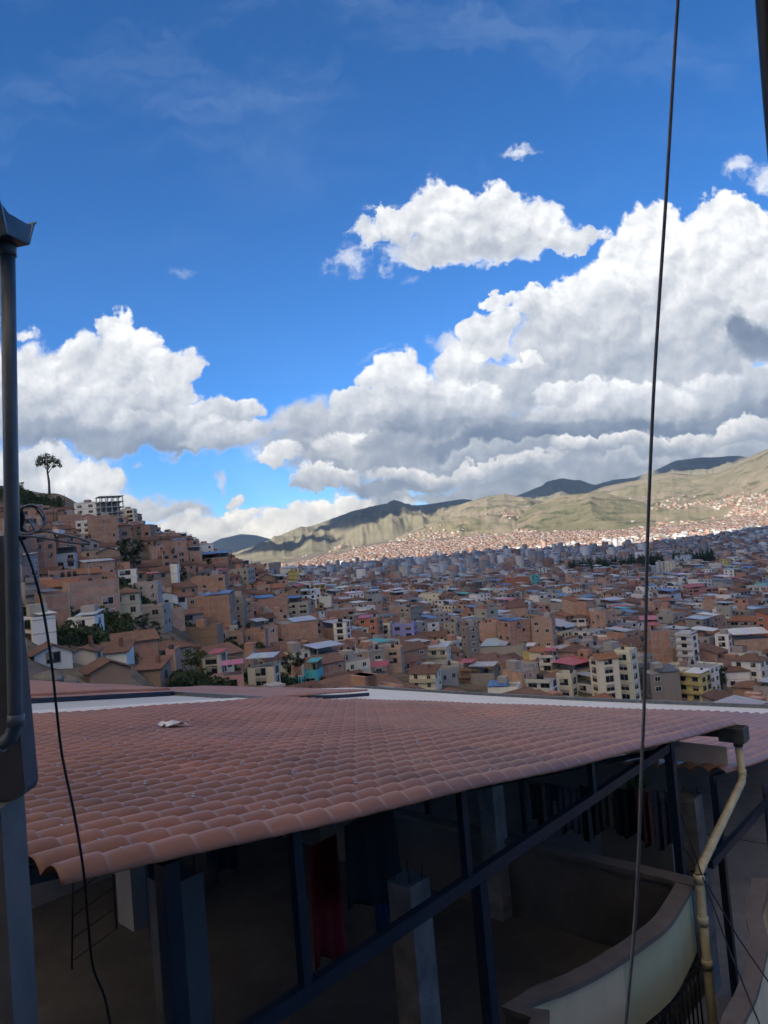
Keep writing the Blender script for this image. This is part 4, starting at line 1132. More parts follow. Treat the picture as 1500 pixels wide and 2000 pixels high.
def house_parts(S, w, d, n, wall, roof, r, detail=2, fh=2.75, windows='auto', drop=3.0):
    """w x d plan, n storeys; y- is the front. detail 2: separate windows, 1: fewer shapes"""
    H = n * fh
    isb = wall in (BRICK, BRICK2, ADOBE)
    wc = jitter(wall, r)
    hw, hd = w / 2, d / 2
    m = S.part('wall'); m.mi = IB if wall in (BRICK, BRICK2) else IW; m.col = wc
    sheet_like = roof not in ('tile', 'orange', 'flat', 'open')
    flat = roof in ('flat', 'open') or sheet_like
    par = r.choice((.0, .5, .9)) if roof == 'flat' else (r.choice((0, .4)) if sheet_like else 0)
    wbox(m, -hw, hw, -hd, hd, -drop, H, top=False)
    if flat:
        m.mi = IW; m.col = jitter(CONC2, r, .2)
        m.quad([(-hw, -hd, H), (hw, -hd, H), (hw, hd, H), (-hw, hd, H)])
        if par:
            m.mi = IB if wall in (BRICK, BRICK2) else IW; m.col = wc
            t = .15
            for a in ((-hw, hw, -hd, -hd + t), (-hw, hw, hd - t, hd), (-hw, -hw + t, -hd + t, hd - t), (hw - t, hw, -hd + t, hd - t)):
                wbox(m, *a, H, H + par)
    # concrete frame showing on brick
    if isb and wall is not ADOBE:
        f = S.part('concrete_frame') if detail == 2 else m
        f.mi = IW; f.col = jitter((.36, .32, .28), r)
        ncx, ncy = max(1, round(w / 4.2)), max(1, round(d / 4.2)); e = .05
        hc = H + (.8 if roof in ('open', 'flat') and r.random() < .5 else 0)
        for i in range(ncx + 1):
            x = -hw + w * i / ncx; x = max(-hw + .13, min(hw - .13, x))
            wbox(f, x - .15, x + .15, -hd - e, -hd + .1, -1, hc)
            if detail == 2: wbox(f, x - .15, x + .15, hd - .1, hd + e, -1, hc)
        for i in range(ncy + 1):
            y = -hd + d * i / ncy; y = max(-hd + .13, min(hd - .13, y))
            wbox(f, -hw - e, -hw + .1, y - .15, y + .15, -1, hc); wbox(f, hw - .1, hw + e, y - .15, y + .15, -1, hc)
        for k in range(1, n + 1):
            z = k * fh
            wbox(f, -hw - e + .01, hw + e - .01, -hd - e + .01, -hd + .1, z - .25, z, bottom=True); wbox(f, -hw - e + .01, -hw + .1, -hd, hd, z - .25, z); wbox(f, hw - .1, hw + e - .01, -hd, hd, z - .25, z)
    elif n > 1 and r.random() < .75:
        bc = jitter(tuple(x * .72 for x in wall), r)
        out = r.choice((.05, .05, .9))
        for k in range(1, n + (1 if flat else 0)):
            f = S.part('balcony' if out > .5 else 'floor_band') if detail == 2 else m
            f.mi = IW; f.col = bc
            wbox(f, -hw + .002, hw - .002, -hd - out, -hd + .05, k * fh - .18, k * fh + .02, bottom=True)
            if out > .5:
                wbox(f, -hw + .1, hw - .1, -hd - out, -hd - out + .12, k * fh + .02, k * fh + .85)
    # roof
    if roof in ('tile', 'orange'):
        rf = S.part('roof'); rf.mi = IT; rf.col = jitter(ROOFS[roof][0], r, .22)
        o = .45; pitch = r.uniform(.34, .46); kind = r.choice(('gable', 'gable', 'hip', 'shed'))
        if kind == 'gable':
            if w >= d: R1_, R2_ = (-hw - o, 0), (hw + o, 0); hgt = (hd + o) * pitch
            else: R1_, R2_ = (0, -hd - o), (0, hd + o); hgt = (hw + o) * pitch
            z0 = H - o * pitch
            c = [(-hw - o, -hd - o, z0), (hw + o, -hd - o, z0), (hw + o, hd + o, z0), (-hw - o, hd + o, z0)]
            r1, r2 = (*R1_, z0 + hgt), (*R2_, z0 + hgt)
            if w >= d:
                rf.quad([c[0], c[1], r2, r1]); rf.quad([c[2], c[3], r1, r2])
                wm = ((-hw, -hd, H), (-hw, hd, H), (-hw, 0, z0 + hgt - .12)), ((hw, hd, H), (hw, -hd, H), (hw, 0, z0 + hgt - .12))
            else:
                rf.quad([c[3], c[0], r1, r2]); rf.quad([c[1], c[2], r2, r1])
                wm = ((hw, -hd, H), (-hw, -hd, H), (0, -hd, z0 + hgt - .12)), ((-hw, hd, H), (hw, hd, H), (0, hd, z0 + hgt - .12))
            m.mi = IB if wall in (BRICK, BRICK2) else IW; m.col = wc
            for tri in wm: m.quad(list(tri)[::-1])
        elif kind == 'hip':
            z0 = H - o * pitch; q = min(hw, hd); hgt = (q + o) * pitch
            c = [(-hw - o, -hd - o, z0), (hw + o, -hd - o, z0), (hw + o, hd + o, z0), (-hw - o, hd + o, z0)]
            if w >= d: r1, r2 = (-(hw - q), 0, z0 + hgt), (hw - q, 0, z0 + hgt)
            else: r1, r2 = (0, -(hd - q), z0 + hgt), (0, hd - q, z0 + hgt)
            if w >= d:
                rf.quad([c[0], c[1], r2, r1]); rf.quad([c[2], c[3], r1, r2]); rf.quad([c[3], c[0], r1]); rf.quad([c[1], c[2], r2])
            else:
                rf.quad([c[3], c[0], r1, r2]); rf.quad([c[1], c[2], r2, r1]); rf.quad([c[0], c[1], r1]); rf.quad([c[2], c[3], r2])
        else:
            hgt = (d + 2 * o) * pitch * .6
            c = [(-hw - o, -hd - o, H - .1), (hw + o, -hd - o, H - .1), (hw + o, hd + o, H - .1 + hgt), (-hw - o, hd + o, H - .1 + hgt)]
            rf.quad(c)
            m.mi = IB if wall in (BRICK, BRICK2) else IW; m.col = wc
            zz = H + (d + o) * pitch * .6 - .15
            m.quad([(hw, hd, H), (-hw, hd, H), (-hw, hd, zz), (hw, hd, zz)]); m.quad([(-hw, hd, H), (-hw, -hd, H), (-hw, hd, zz)]); m.quad([(hw, -hd, H), (hw, hd, H), (hw, hd, zz)])
        # soffit gives the sheet its thickness
        nq = len(rf.f)
        for k in range(nq):
            fc = rf.f[k]; vs = [rf.v[i] for i in fc]
            rf.quad([(x, y, z - .12) for x, y, z in reversed(vs)])
        if detail == 2 and r.random() < .4:
            wbox(rf, hw * .3, hw * .3 + .5, -.3, .3, H, H + 1.9)
    elif sheet_like:
        rf = S.part('roof'); rf.mi = IS; rf.col = jitter(ROOFS[roof][0], r, .12)
        lift = r.choice((.35, 2.2)) + par
        a0, a1 = r.choice(((0, 1), (.0, .6), (.35, 1)))
        x0, x1 = -hw - .3 + w * a0, -hw + w * a1 + .3
        s = r.uniform(.04, .12) * d
        z = H + lift
        nc = 6 if detail == 2 else 1
        for k in range(nc):
            xa, xb = x0 + (x1 - x0) * k / nc, x0 + (x1 - x0) * (k + 1) / nc - (.03 if nc > 1 else 0)
            rf.col = tuple(c * r.uniform(.86, 1.1) for c in ROOFS[roof][0])
            b = len(rf.v)
            rf.v += [(xa, -hd - .3, z), (xb, -hd - .3, z), (xb, hd + .3, z + s), (xa, hd + .3, z + s), (xa, -hd - .3, z - .07), (xb, -hd - .3, z - .07), (xb, hd + .3, z + s - .07), (xa, hd + .3, z + s - .07)]
            for q in ((0, 1, 2, 3), (7, 6, 5, 4), (4, 5, 1, 0), (5, 6, 2, 1), (6, 7, 3, 2), (7, 4, 0, 3)): rf.face([b + i for i in q])
        if lift > 1.5:
            m.mi = IW; m.col = jitter(CONC2, r)
            for x in (x0 + .5, x1 - .5):
                for y in (-hd + .2, hd - .2): wbox(m, x - .1, x + .1, y - .1, y + .1, H, z)
            if r.random() < .5: wbox(m, x0 + .6, x1 - .6, hd - .4, hd - .25, H, z - .1)
    elif roof == 'open':
        m.mi = IW; m.col = jitter(CONC, r)
        for sx in (-1, 1):
            for sy in (-1, 1):
                wbox(m, sx * (hw - .3) - .14, sx * (hw - .3) + .14, sy * (hd - .3) - .14, sy * (hd - .3) + .14, H, H + r.uniform(.8, 2.6))
        if r.random() < .6:
            m.mi = IB; m.col = jitter(BRICK, r); wbox(m, -hw + .3, hw * r.uniform(-.2, .8), hd - .5, hd - .3, H, H + 1.8)
    # things on flat roofs
    for _k in range(3 if flat and roof in ('flat', 'open') else 1 if flat else 0):
        if r.random() < .35: continue
        if r.random() < .6:
            t = S.part('water_tank') if detail == 2 else m
            t.mi = ITK; t.col = (1, 1, 1); x, y = r.uniform(-hw * .6, hw * .6), r.uniform(0, hd * .7); z = H
            if detail == 2: t.tube([(x, y, z), (x, y, z + 1.25), (x, y, z + 1.45)], [.5, .5, .2], 10)
            else: wbox(t, x - .45, x + .45, y - .45, y + .45, z, z + 1.3)
        else:
            t = S.part('stair_shed') if detail == 2 else m
            t.mi = r.choice((IB, IW)); t.col = jitter(BRICK if t.mi == IB else CONC, r)
            x = r.uniform(-hw * .4, hw * .4); wbox(t, x - 1.3, x + 1.3, 0, hd - .3, H, H + 2.3)
    # windows
    wins = []
    ww, wh = r.choice(((1.3, 1.25), (1.1, 1.2), (1.8, 1.35), (.9, 1.3), (2.3, 1.5), (1.6, 1.3)))
    if windows == 'big': ww, wh = 2.4, 1.7
    if windows == 'band': ww, wh = 3.2, 1.4
    dens = {'none': 0, 'few': .35, 'big': 1, 'band': 1, 'many': 1}.get(windows, .5 if isb else .88)
    for side, L_ in ((0, w), (1, d), (3, d), (2, w)):
        if detail == 1 and side == 2: continue
        blind = windows == 'auto' and side != 0 and r.random() < (.55 if isb else .22)
        if blind: continue
        gap = ww + r.uniform(.9, 1.9) if windows not in ('big', 'band') else ww + .7
        nw = int((L_ - .6) / gap)
        if nw < 1: continue
        for fl in range(n):
            for i in range(nw):
                if r.random() > dens: continue
                u = -L_ / 2 + L_ * (i + .5) / nw
                wins.append((side, u, fl * fh + .75, ww, wh))
    return wins, H

def win_place(side, u, w, d):
    hw, hd = w / 2, d / 2
    return {0: ((u, -hd, 0), 0), 1: ((hw, u, 0), math.pi / 2), 2: ((-u, hd, 0), math.pi), 3: ((-hw, -u, 0), -math.pi / 2)}[side]
_wm = {}
def win_mesh(ww, wh, fcol, var=0):
    key = (ww, wh, fcol, var)
    if key not in _wm:
        m = MB(); m.mi = 0; t = .10; e = .075
        for a in ((-ww / 2 - t, ww / 2 + t, -t, 0), (-ww / 2 - t, ww / 2 + t, wh, wh + t)):
            wbox(m, a[0], a[1], -e, .02, a[2], a[3], bottom=True)
        for x in (-ww / 2 - t, ww / 2):
            wbox(m, x, x + t, -e, .02, 0, wh)
        wbox(m, -.03, .03, -.05, .02, 0, wh)
        m.mi = 1; m.quad([(-ww / 2, -.03, 0), (ww / 2, -.03, 0), (ww / 2, -.03, wh), (-ww / 2, -.03, wh)])
        if var == 1: m.mi = 2; m.quad([(-ww / 2, -.035, wh * .35), (-.05, -.035, wh * .35), (-.05, -.035, wh), (-ww / 2, -.035, wh)])
        if var == 2: m.mi = 2; m.quad([(-ww / 2, -.035, wh * .55), (ww / 2, -.035, wh * .55), (ww / 2, -.035, wh), (-ww / 2, -.035, wh)])
        if var == 3:
            m.mi = 0; wbox(m, -ww / 2 - .3, ww / 2 + .3, -.75, 0, -.55, -.42, bottom=True); wbox(m, -ww / 2 - .3, ww / 2 + .3, -.75, -.70, -.42, .35)
        _wm[key] = m.mesh("window", [M_frame if fcol == 0 else M_conc if fcol == 1 else M_white, M_glass, M_curtain])
    return _wm[key]

def build_house(name, loc, rz, w, d, n, wall, roof, seed, label, group=None, windows='auto', fh=2.75, cat="house", maxwin=26, tall=0):
    r = random.Random(seed)
    root = empty(name, loc, label, cat, group, rz)
    S = Sink()
    wins, H = house_parts(S, w, d, n, wall, roof, r, 2, fh, windows)
    bymi = {}
    for nm, m in S.parts:
        o = m.build(nm, M_any, root)
    fcol = r.choice((0, 1, 2))
    # only facades that can be seen from this side
    keep = []
    cr_, sr_ = math.cos(rz), math.sin(rz)
    for wn_ in wins:
        (x, y, _), a = win_place(wn_[0], wn_[1], w, d)
        nx, ny = {0: (0, -1), 1: (1, 0), 2: (0, 1), 3: (-1, 0)}[wn_[0]]
        gx, gy = nx * cr_ - ny * sr_, nx * sr_ + ny * cr_
        if gx * -loc[0] + gy * -loc[1] > -.2 * math.hypot(loc[0], loc[1]): keep.append(wn_)
    if len(keep) > maxwin: keep = r.sample(keep, maxwin)
    for side, u, z, ww, wh in keep:
        (x, y, _), a = win_place(side, u, w, d)
        o = bpy.data.objects.new("window", win_mesh(ww, wh, fcol, r.choice((0, 0, 0, 1, 2, 3) if ww < 2 else (0, 1, 2)))); C.objects.link(o); o.parent = root
        o.location = (x, y, z); o.rotation_euler = (0, 0, a)
    return root, H

# ---------------------------------------------------------------- houses one can point at
# x0, x1, ytop, ybase (photo frame, to find where each stands), turn, walls, roof, windows, description
HERO = [
 (80,133,1168,1238,20,BRICK,'dark','none',"tall blank brick house with concrete frame at the left of the hillside"),
 (133,230,1147,1213,12,BRICK2,'flat','few',"broad pinkish brick block with a grid of concrete, left hillside"),
 (48,76,1143,1207,10,CONC,'flat','auto',"narrow concrete house squeezed beside the left drainpipe"),
 (57,103,1213,1262,15,WHITE,'white','band',"white house with dark window bands and pale sheet roof near the hanging cable"),
 (142,200,1210,1250,-20,WHITE,'lblue','auto',"white house with pale sheet roof below the broad pinkish brick block"),
 (270,317,1140,1187,-15,CONC,'flat','few',"plain grey concrete house in the middle of the left hillside"),
 (277,333,1133,1150,10,ADOBE,'pink','none',"low brown house with a magenta sheet roof on the left hillside"),
 (263,333,1187,1227,-18,CONC,'flat','auto',"light concrete house with scattered windows above the dark bushes"),
 (372,462,1168,1224,-12,BRICK,'blue','few',"wide brick house carrying a long blue sheet roof"),
 (459,482,1168,1222,-12,CONC2,'flat','many',"slim concrete house with openings attached to the blue-roofed brick house"),
 (377,447,1128,1165,-8,BRICK,'flat','auto',"red brick house just above the long blue sheet roof"),
 (452,500,1113,1160,-25,CONC,'flat','many',"grey concrete house with many openings right of the red brick one"),
 (363,437,1229,1260,-15,ADOBE,'flat','none',"plain brown adobe block below the long blue sheet roof"),
 (439,480,1237,1268,-10,BRICK,'flat','big',"brick house with wide dark openings beside the brown adobe block"),
 (150,198,984,1015,-20,WHITE,'red','many',"white house with red roof edge on the hilltop skyline"),
 (233,268,998,1030,-15,CREAM,'flat','band',"cream building with ribbon windows on the hilltop skyline"),
 (273,298,1002,1032,-10,BRICK,'flat','none',"dark brick tower at the end of the hilltop skyline"),
 (117,158,1007,1037,10,BRICK,'flat','none',"wide blank brick house below the grassy hilltop"),
 (152,178,1023,1053,-10,WHITE,'flat','many',"white house with three rows of windows high on the left hillside"),
 (178,230,1015,1080,10,BRICK,'flat','few',"tallest brick block high on the left hillside"),
 (65,107,1063,1110,12,BRICK,'blue','auto',"brick house under a bright blue sheet right of the drainpipe"),
 (113,150,1085,1110,-8,BLUEW,'dark','auto',"pale blue house with three upright windows on the left hillside"),
 (253,302,1026,1060,-15,BRICK,'red','auto',"brick house with thin red sheet roof near the hilltop"),
 (293,323,1070,1102,10,BRICK2,'flat','auto',"small brick house with white balcony right of the hillside trees"),
 (337,351,1107,1146,-10,WHITE,'flat','none',"narrow tall white wall house on the left hillside"),
 (413,440,1057,1082,-10,TERRA,'open','auto',"dark red house standing out at the lower end of the skyline"),
 (390,447,1090,1106,-5,BRICK,'blue','none',"long low brick house with faded blue roof near the skyline"),
 (227,268,1113,1143,-5,WHITE,'flat','band',"white house with two long balconies in the middle of the hillside"),
 (200,230,1124,1150,-5,BRICK,'flat','none',"small orange brick house next to the white balconies"),
 (66,134,1268,1303,8,WHITE,'tile','auto',"low white house with brown tile roof behind the hanging cable"),
 (145,195,1262,1300,-12,CREAM,'tile','auto',"cream walled house with tile roof above the boulders"),
 (196,258,1268,1297,-14,WHITE,'tile','few',"long white walled house with tile roof left of the big green tree"),
 (170,250,1312,1340,10,ADOBE,'tile','none',"low adobe house with broad brown roof just beyond the tiled roofs"),
 (275,330,1295,1338,-20,ADOBE,'tile','few',"adobe house with steep brown roof left of the big green tree"),
 (333,352,1280,1340,-10,BRICK,'flat','auto',"thin brick house touching the big green tree"),
 (402,443,1283,1322,-20,CREAM,'red','big',"cream house with dark openings and red sheet roof right of the big green tree"),
 (477,502,1276,1310,-12,BRICK2,'flat','few',"small pinkish brick house left of the arched roof"),
 (420,476,1323,1348,0,PINK,'pink','band',"low shed with pink sheet roof at the foot of the big green tree"),
 (487,549,1306,1343,-18,CREAM,'lblue','big',"pale house with arched bluish roof near the white roof strip"),
 (567,597,1322,1342,-10,TURQ,'flat','auto',"low turquoise wing of the bright turquoise house"),
 (596,631,1312,1342,-18,TURQ,'teal','big',"bright turquoise house just beyond the tiled roof"),
 (725,762,1318,1334,-10,ADOBE,'red','none',"low house with a bright red hipped roof"),
 (719,754,1272,1316,15,CONC2,'flat','auto',"grey sided brick house with few openings behind the red hipped roof"),
 (755,791,1268,1314,-10,BRICK2,'flat','auto',"brick house with pale patches behind the red hipped roof"),
 (541,623,1217,1262,12,BRICK,'lblue','none',"wide brick house with pale pillars and pale blue roof edge"),
 (479,525,1236,1270,-10,BRICK,'flat','few',"brick house with white clutter on its flat roof"),
 (562,610,1178,1213,-10,CONC,'blue','band',"grey house with dark blue roof above the pillared brick house"),
 (616,650,1168,1192,-8,WHITE,'flat','none',"plain white box house in the middle distance"),
 (611,698,1192,1214,8,BRICK,'flat','none',"long brick row house below the plain white box house"),
 (497,562,1170,1213,14,BRICK,'blue','none',"brick block with blue sheet on top left of the dark blue roof"),
 (655,687,1216,1264,-22,WHITE,'flat','big',"white three storey house with brown stripes left of the terracotta flats"),
 (702,746,1208,1257,-12,TERRA,'pink','many',"terracotta flats with rows of dark windows left of the lilac house"),
 (746,768,1220,1250,-12,CREAM,'flat','many',"slim cream house between terracotta flats and lilac house"),
 (768,818,1220,1260,-12,PURP,'flat','auto',"bright lilac blue house in the middle of the town"),
 (818,880,1236,1263,-12,OCHRE,'tile','auto',"long ochre yellow house right of the lilac one"),
 (758,796,1184,1213,10,BRICK2,'flat','none',"brick house with pale pillars above the lilac house"),
 (527,551,1099,1134,-10,CONC2,'flat','none',"grey concrete tower where the hillside meets the valley"),
 (565,586,1116,1145,-10,YEL,'flat','none',"tall yellow house at the foot of the left hillside"),
 (976,1044,1213,1277,35,BRICK,'blue','few',"dark side wing of the big five storey brick block"),
 (1044,1090,1213,1279,-14,BRICK2,'flat','auto',"big five storey brick block with a grid of concrete, centre right"),
 (939,976,1220,1264,-8,BRICK2,'flat','none',"pink brick house with tall concrete pillars left of the five storey block"),
 (906,938,1224,1290,30,CONC2,'open','auto',"dark unfinished concrete house left of the pink brick house"),
 (940,1036,1264,1282,-12,CONC,'lblue','none',"low hall with a broad pale blue sheet roof"),
 (1024,1048,1274,1292,-10,YEL,'white','none',"small yellow walled house below the five storey block"),
 (1057,1092,1284,1313,-18,WHITE,'red','big',"white house with red roof edge below the five storey block"),
 (1032,1092,1332,1364,-20,WHITE,'flat','big',"white house with large dark windows touching the roof edge"),
 (1093,1128,1323,1364,-20,CREAM,'flat','big',"pale house with deep openings left of the big cream flats"),
 (900,948,1308,1335,-15,ADOBE,'red','none',"low house with red and white sheet roof behind the white strip"),
 (921,976,1318,1342,-15,CONC2,'tin','none',"low house with grey blue sheet roof beside the red and white one"),
 (802,864,1308,1347,-18,CREAM,'tile','auto',"cream house with brown tile roof behind the white roof strip"),
 (824,883,1268,1297,-12,CREAM,'lblue','few',"cream house with light blue sheet roof below the ochre house"),
 (955,1018,1344,1360,-8,WHITE,'blue','none',"low house with bright blue sheet roof right behind the roof edge"),
 (988,1032,1182,1218,12,BRICK2,'tile','none',"brick house with pillars and tiled gable above the five storey block"),
 (1116,1150,1203,1230,-14,WHITE,'tile','band',"white house with long balconies right of the five storey block"),
 (984,1035,1131,1153,14,TERRA,'flat','none',"dark red hall in the far town"),
 (1040,1057,1125,1153,-8,TURQ,'flat','many',"slim greenish glass tower beside the dark red hall"),
 (822,867,1160,1188,-10,CREAM,'flat','few',"pale cream block in the middle distance"),
 (1160,1213,1284,1371,28,CREAM,'orange','big',"left half of the big cream flats, beneath an orange tiled roof"),
 (1213,1250,1280,1372,-25,CREAM,'flat','big',"right half of the big four storey cream flats behind the grey wire"),
 (1330,1366,1246,1308,-28,WHITE,'tin','many',"white four storey hotel with grey roof right of the grey wire"),
 (1268,1312,1236,1308,25,BRICK,'red','none',"brick side of the white hotel with dark red roof"),
 (1331,1389,1322,1370,-28,YEL,'white','many',"pale yellow three storey block with white sheet roof near the roof edge"),
 (1262,1328,1318,1372,20,CONC2,'dark','few',"grey concrete house left of the pale yellow block"),
 (1430,1500,1254,1284,15,BRICK2,'white','none',"wide brick house with pillars at the right edge of the town"),
 (1404,1430,1247,1290,-15,WHITE,'flat','big',"white house with tall dark openings left of the wide brick house"),
 (1434,1486,1210,1246,-10,CONC,'orange','band',"grey terraced house under a bright orange tiled roof"),
 (1440,1500,1288,1340,-22,WHITE,'tile','auto',"long white house with brown tile roof at the right edge"),
 (1418,1462,1308,1342,12,WHITE,'tile','few',"white house with tile roof right of the dark garden trees"),
 (1440,1500,1338,1372,-14,ADOBE,'tile','none',"broad low hipped tile roof at the lower right edge of the town"),
 (1407,1434,1190,1243,-12,CONC,'flat','auto',"tall grey concrete house left of the orange roofed terraces"),
 (1244,1303,1220,1240,-8,BRICK,'pink','none',"low brick house with a large magenta sheet roof behind the wire"),
 (1284,1301,1100,1126,20,WHITE,'flat','many',"far white tower block left of its pale twin"),
 (1302,1322,1101,1127,-15,CREAM,'flat','many',"far pale tower block right of its white twin"),
 (1322,1352,1088,1110,-10,BLUEW,'flat','many',"far pale blue tower block in the valley"),
 (1388,1410,1102,1121,-10,WHITE,'flat','none',"far plain white block in the valley"),
 (1464,1500,1147,1163,-10,WHITE,'teal','band',"far low house with turquoise roof at the right edge"),
 (1340,1400,1153,1170,10,PINK,'red','band',"far long hall with red sheet roof"),
 (1167,1212,1290,1300,-10,WHITE,'orange','none',None),
]
HERO = [h for h in HERO if h[8]]
HB, PLACED, ROOTS = [], [], {}
hid = 0
for (x0, x1, yt, yb, turn, wall, roof, win, lab) in HERO:
    xc = (x0 + x1) / 2
    p, r_ = on_ground(xc, yb)
    face = math.atan2(-p.x, p.y)                      # front (-y) turned to the viewpoint
    rz = face + R(turn)
    wm_ = (x1 - x0) * r_ / F_PX
    c_, s_ = abs(math.cos(R(turn))), abs(math.sin(R(turn)))
    ratio = .8 if wm_ < 25 else .5
    w = wm_ / (c_ + ratio * s_); d = max(5.0, min(w * ratio, 14))
    hm = (yb - yt) * r_ / F_PX
    extra = {'tile': .16 * d, 'orange': .16 * d}.get(roof, 0)
    n = max(1, round((hm - extra) / 2.75)); fh = max(2.1, (hm - extra) / n)
    p = p + Vector((p.x, p.y, 0)).normalized() * d * .5
    hid += 1
    ROOTS[lab], _ = build_house("house", (p.x, p.y, p.z - .2), rz, w, d, n, wall, roof, 100 + hid, lab, "houses of the town", win, fh)
    HB.append((x0, x1, yt, yb, r_)); PLACED.append((p.x, p.y, max(w, d) * .55)); 
    h_ = HB[-1]
# wings that belong to one building
def join_wing(main_key, wing_key, newlab=None):
    a_ = next(v for k, v in ROOTS.items() if k.startswith(main_key)); b_ = next(v for k, v in ROOTS.items() if k.startswith(wing_key))
    rel = (Matrix.Translation(a_.location) @ a_.rotation_euler.to_matrix().to_4x4()).inverted() @ (Matrix.Translation(b_.location) @ b_.rotation_euler.to_matrix().to_4x4())
    for ch in [o for o in bpy.data.objects if o.parent == b_]:
        ch.parent = a_; ch.matrix_parent_inverse = rel
    bpy.data.objects.remove(b_)
    if newlab: a_["label"] = newlab
join_wing("right half of the big four", "left half of the big cream", "big four storey cream flats with an orange tiled roof, crossed by the grey wire")
join_wing("big five storey brick block", "dark side wing")
join_wing("bright turquoise house", "low turquoise wing")
join_wing("white four storey hotel", "brick side of the white hotel")
join_wing("brick house with pale patches", "grey sided brick house", "three storey brick house with pale patches behind the red hipped roof")
# the unfinished slab building on the skyline
p, r_ = on_ground(218, 1040)
root = empty("unfinished_building", (p.x, p.y, p.z - 1), "unfinished building of open concrete floors on the hilltop skyline", "building", rz=math.atan2(-p.x, p.y) + .2)
W_ = 44 * r_ / F_PX
for k in range(7):
    m = MB(); m.col = (1, 1, 1); wbox(m, -W_ / 2, W_ / 2, -5, 5, k * 2.6 + 2.3, k * 2.6 + 2.6, bottom=True); m.build("floor_slab", M_slab, root)
    m = MB()
    for i in range(5):
        for y in (-4.5, 4.5): wbox(m, -W_ / 2 + .6 + i * (W_ - 1.2) / 4 - .2, -W_ / 2 + .6 + i * (W_ - 1.2) / 4 + .2, y - .2, y + .2, k * 2.6, k * 2.6 + 2.3)
    m.build("columns", M_slab, root)
    if k < 6:
        m = MB(); wbox(m, -W_ / 2 + .3, W_ / 2 - .3, 3.9, 4.1, k * 2.6, k * 2.6 + 2.3); m.build("back_wall", M_slab, root)
HB.append((197, 240, 985, 1040, r_)); PLACED.append((p.x, p.y, 8))

# ---------------------------------------------------------------- trees
M_leaf = mat("tree_leaves", (.055, .075, .028), .8, noise_amt=.45, noise_scale=.5, attr=True, spec=.2)
M_leafd = mat("dark_tree_leaves", (.028, .045, .024), .85, noise_amt=.4, noise_scale=.4, attr=True, spec=.2)
M_bark = mat("tree_bark", (.11, .085, .065), .95, noise_amt=.3, noise_scale=3)
def crown_mb(clumps, nleaf, size, r):
    m = MB()
    for (c, rad) in clumps:
        c = Vector(c); k = max(10, int(nleaf * rad ** 2)); tone = r.uniform(.7, 1.35)
        for _ in range(k):
            d = Vector((r.gauss(0, 1), r.gauss(0, 1), r.gauss(0, .8)))
            d = d.normalized() * rad * (r.random() ** .45)
            q = c + d; n_ = (d.normalized() + Vector((r.gauss(0, .6), r.gauss(0, .6), r.gauss(0, .6) + .3))).normalized(); t_ = n_.orthogonal().normalized(); b_ = n_.cross(t_)
            s = size * r.uniform(.6, 1.4); g = tone * r.uniform(.75, 1.3)
            m.col = (g * r.uniform(.9, 1.15), g, g * .95)
            m.quad([q - t_ * s, q - b_ * s * .6, q + t_ * s, q + b_ * s * .6])
    return m
def make_tree(kind, seed, H):
    r = random.Random(seed); tr = MB(); cl = []
    if kind == 'lone':      # bare tall trunk, small open crown
        tr.tube([(0, 0, -1), (.1, 0, H * .3), (-.1, .1, H * .55), (.1, 0, H * .8)], [.32, .26, .2, .1], 7)
        for k in range(6):
            a = r.uniform(0, 6.3); z = H * r.uniform(.5, .66); L_ = H * r.uniform(.10, .17)
            e = (math.cos(a) * L_, math.sin(a) * L_, z + L_ * 1.1); tr.tube([(0, 0, z), (e[0] * .5, e[1] * .5, z + L_ * .7), e], [.12, .08, .04], 5)
            cl.append((e, H * r.uniform(.03, .05)))
        for (x_, y_, z_, q_) in ((-.10, 0, .87, .085), (0, .02, .92, .075), (.09, 0, .86, .07), (-.15, .03, .79, .07), (.17, -.02, .77, .075), (.21, .02, .69, .05), (-.05, .06, .80, .075), (.05, -.05, .78, .06), (-.17, -.02, .71, .045), (.11, .05, .70, .045), (-.02, 0, .73, .05)): cl.append(((x_ * H * 1.25, y_ * H * 2.5, z_ * H), q_ * H * 1.25))
        m = crown_mb(cl, 190, .17, r)
    elif kind == 'conifer':
        tr.tube([(0, 0, -1), (0, 0, H * .6)], [.22, .1], 6)
        for k in range(13):
            z = H * (.12 + .86 * k / 12); rad = H * .13 * (1.15 - k / 12) + .25
            for q in range(3): a = r.uniform(0, 6.3); cl.append(((math.cos(a) * rad * .55, math.sin(a) * rad * .55, z), rad * .62))
        m = crown_mb(cl, 40, .30, r)
    else:
        tr.tube([(0, 0, -1), (.1, 0, H * .25), (0, .1, H * .5)], [.35, .28, .16], 7)
        for k in range(6):
            a = r.uniform(0, 6.3); tr.tube([(0, 0, H * .3), (math.cos(a) * H * .14, math.sin(a) * H * .14, H * .5), (math.cos(a) * H * .25, math.sin(a) * H * .25, H * .68)], [.14, .1, .04], 5)
        for k in range(30):
            a = r.uniform(0, 6.3); z = r.uniform(.22, .95); rr_ = H * .36 * math.sqrt(max(0.05, 1 - ((z - .5) / .52) ** 2)) * r.uniform(.3, 1)
            cl.append(((math.cos(a) * rr_, math.sin(a) * rr_, z * H), H * r.uniform(.07, .13)))
        m = crown_mb(cl, 60 if H < 9 else 44, .24, r)
    return tr.mesh("trunk", M_bark), m.mesh("crown", M_leafd if kind in ('conifer', 'dark') else M_leaf)
TREEMESH = {('lone', 0): make_tree('lone', 1, 10), ('leafy', 0): make_tree('leafy', 2, 8), ('leafy', 1): make_tree('leafy', 3, 8), ('dark', 0): make_tree('dark', 4, 8), ('dark', 1): make_tree('dark', 5, 8), ('conifer', 0): make_tree('conifer', 6, 10)}
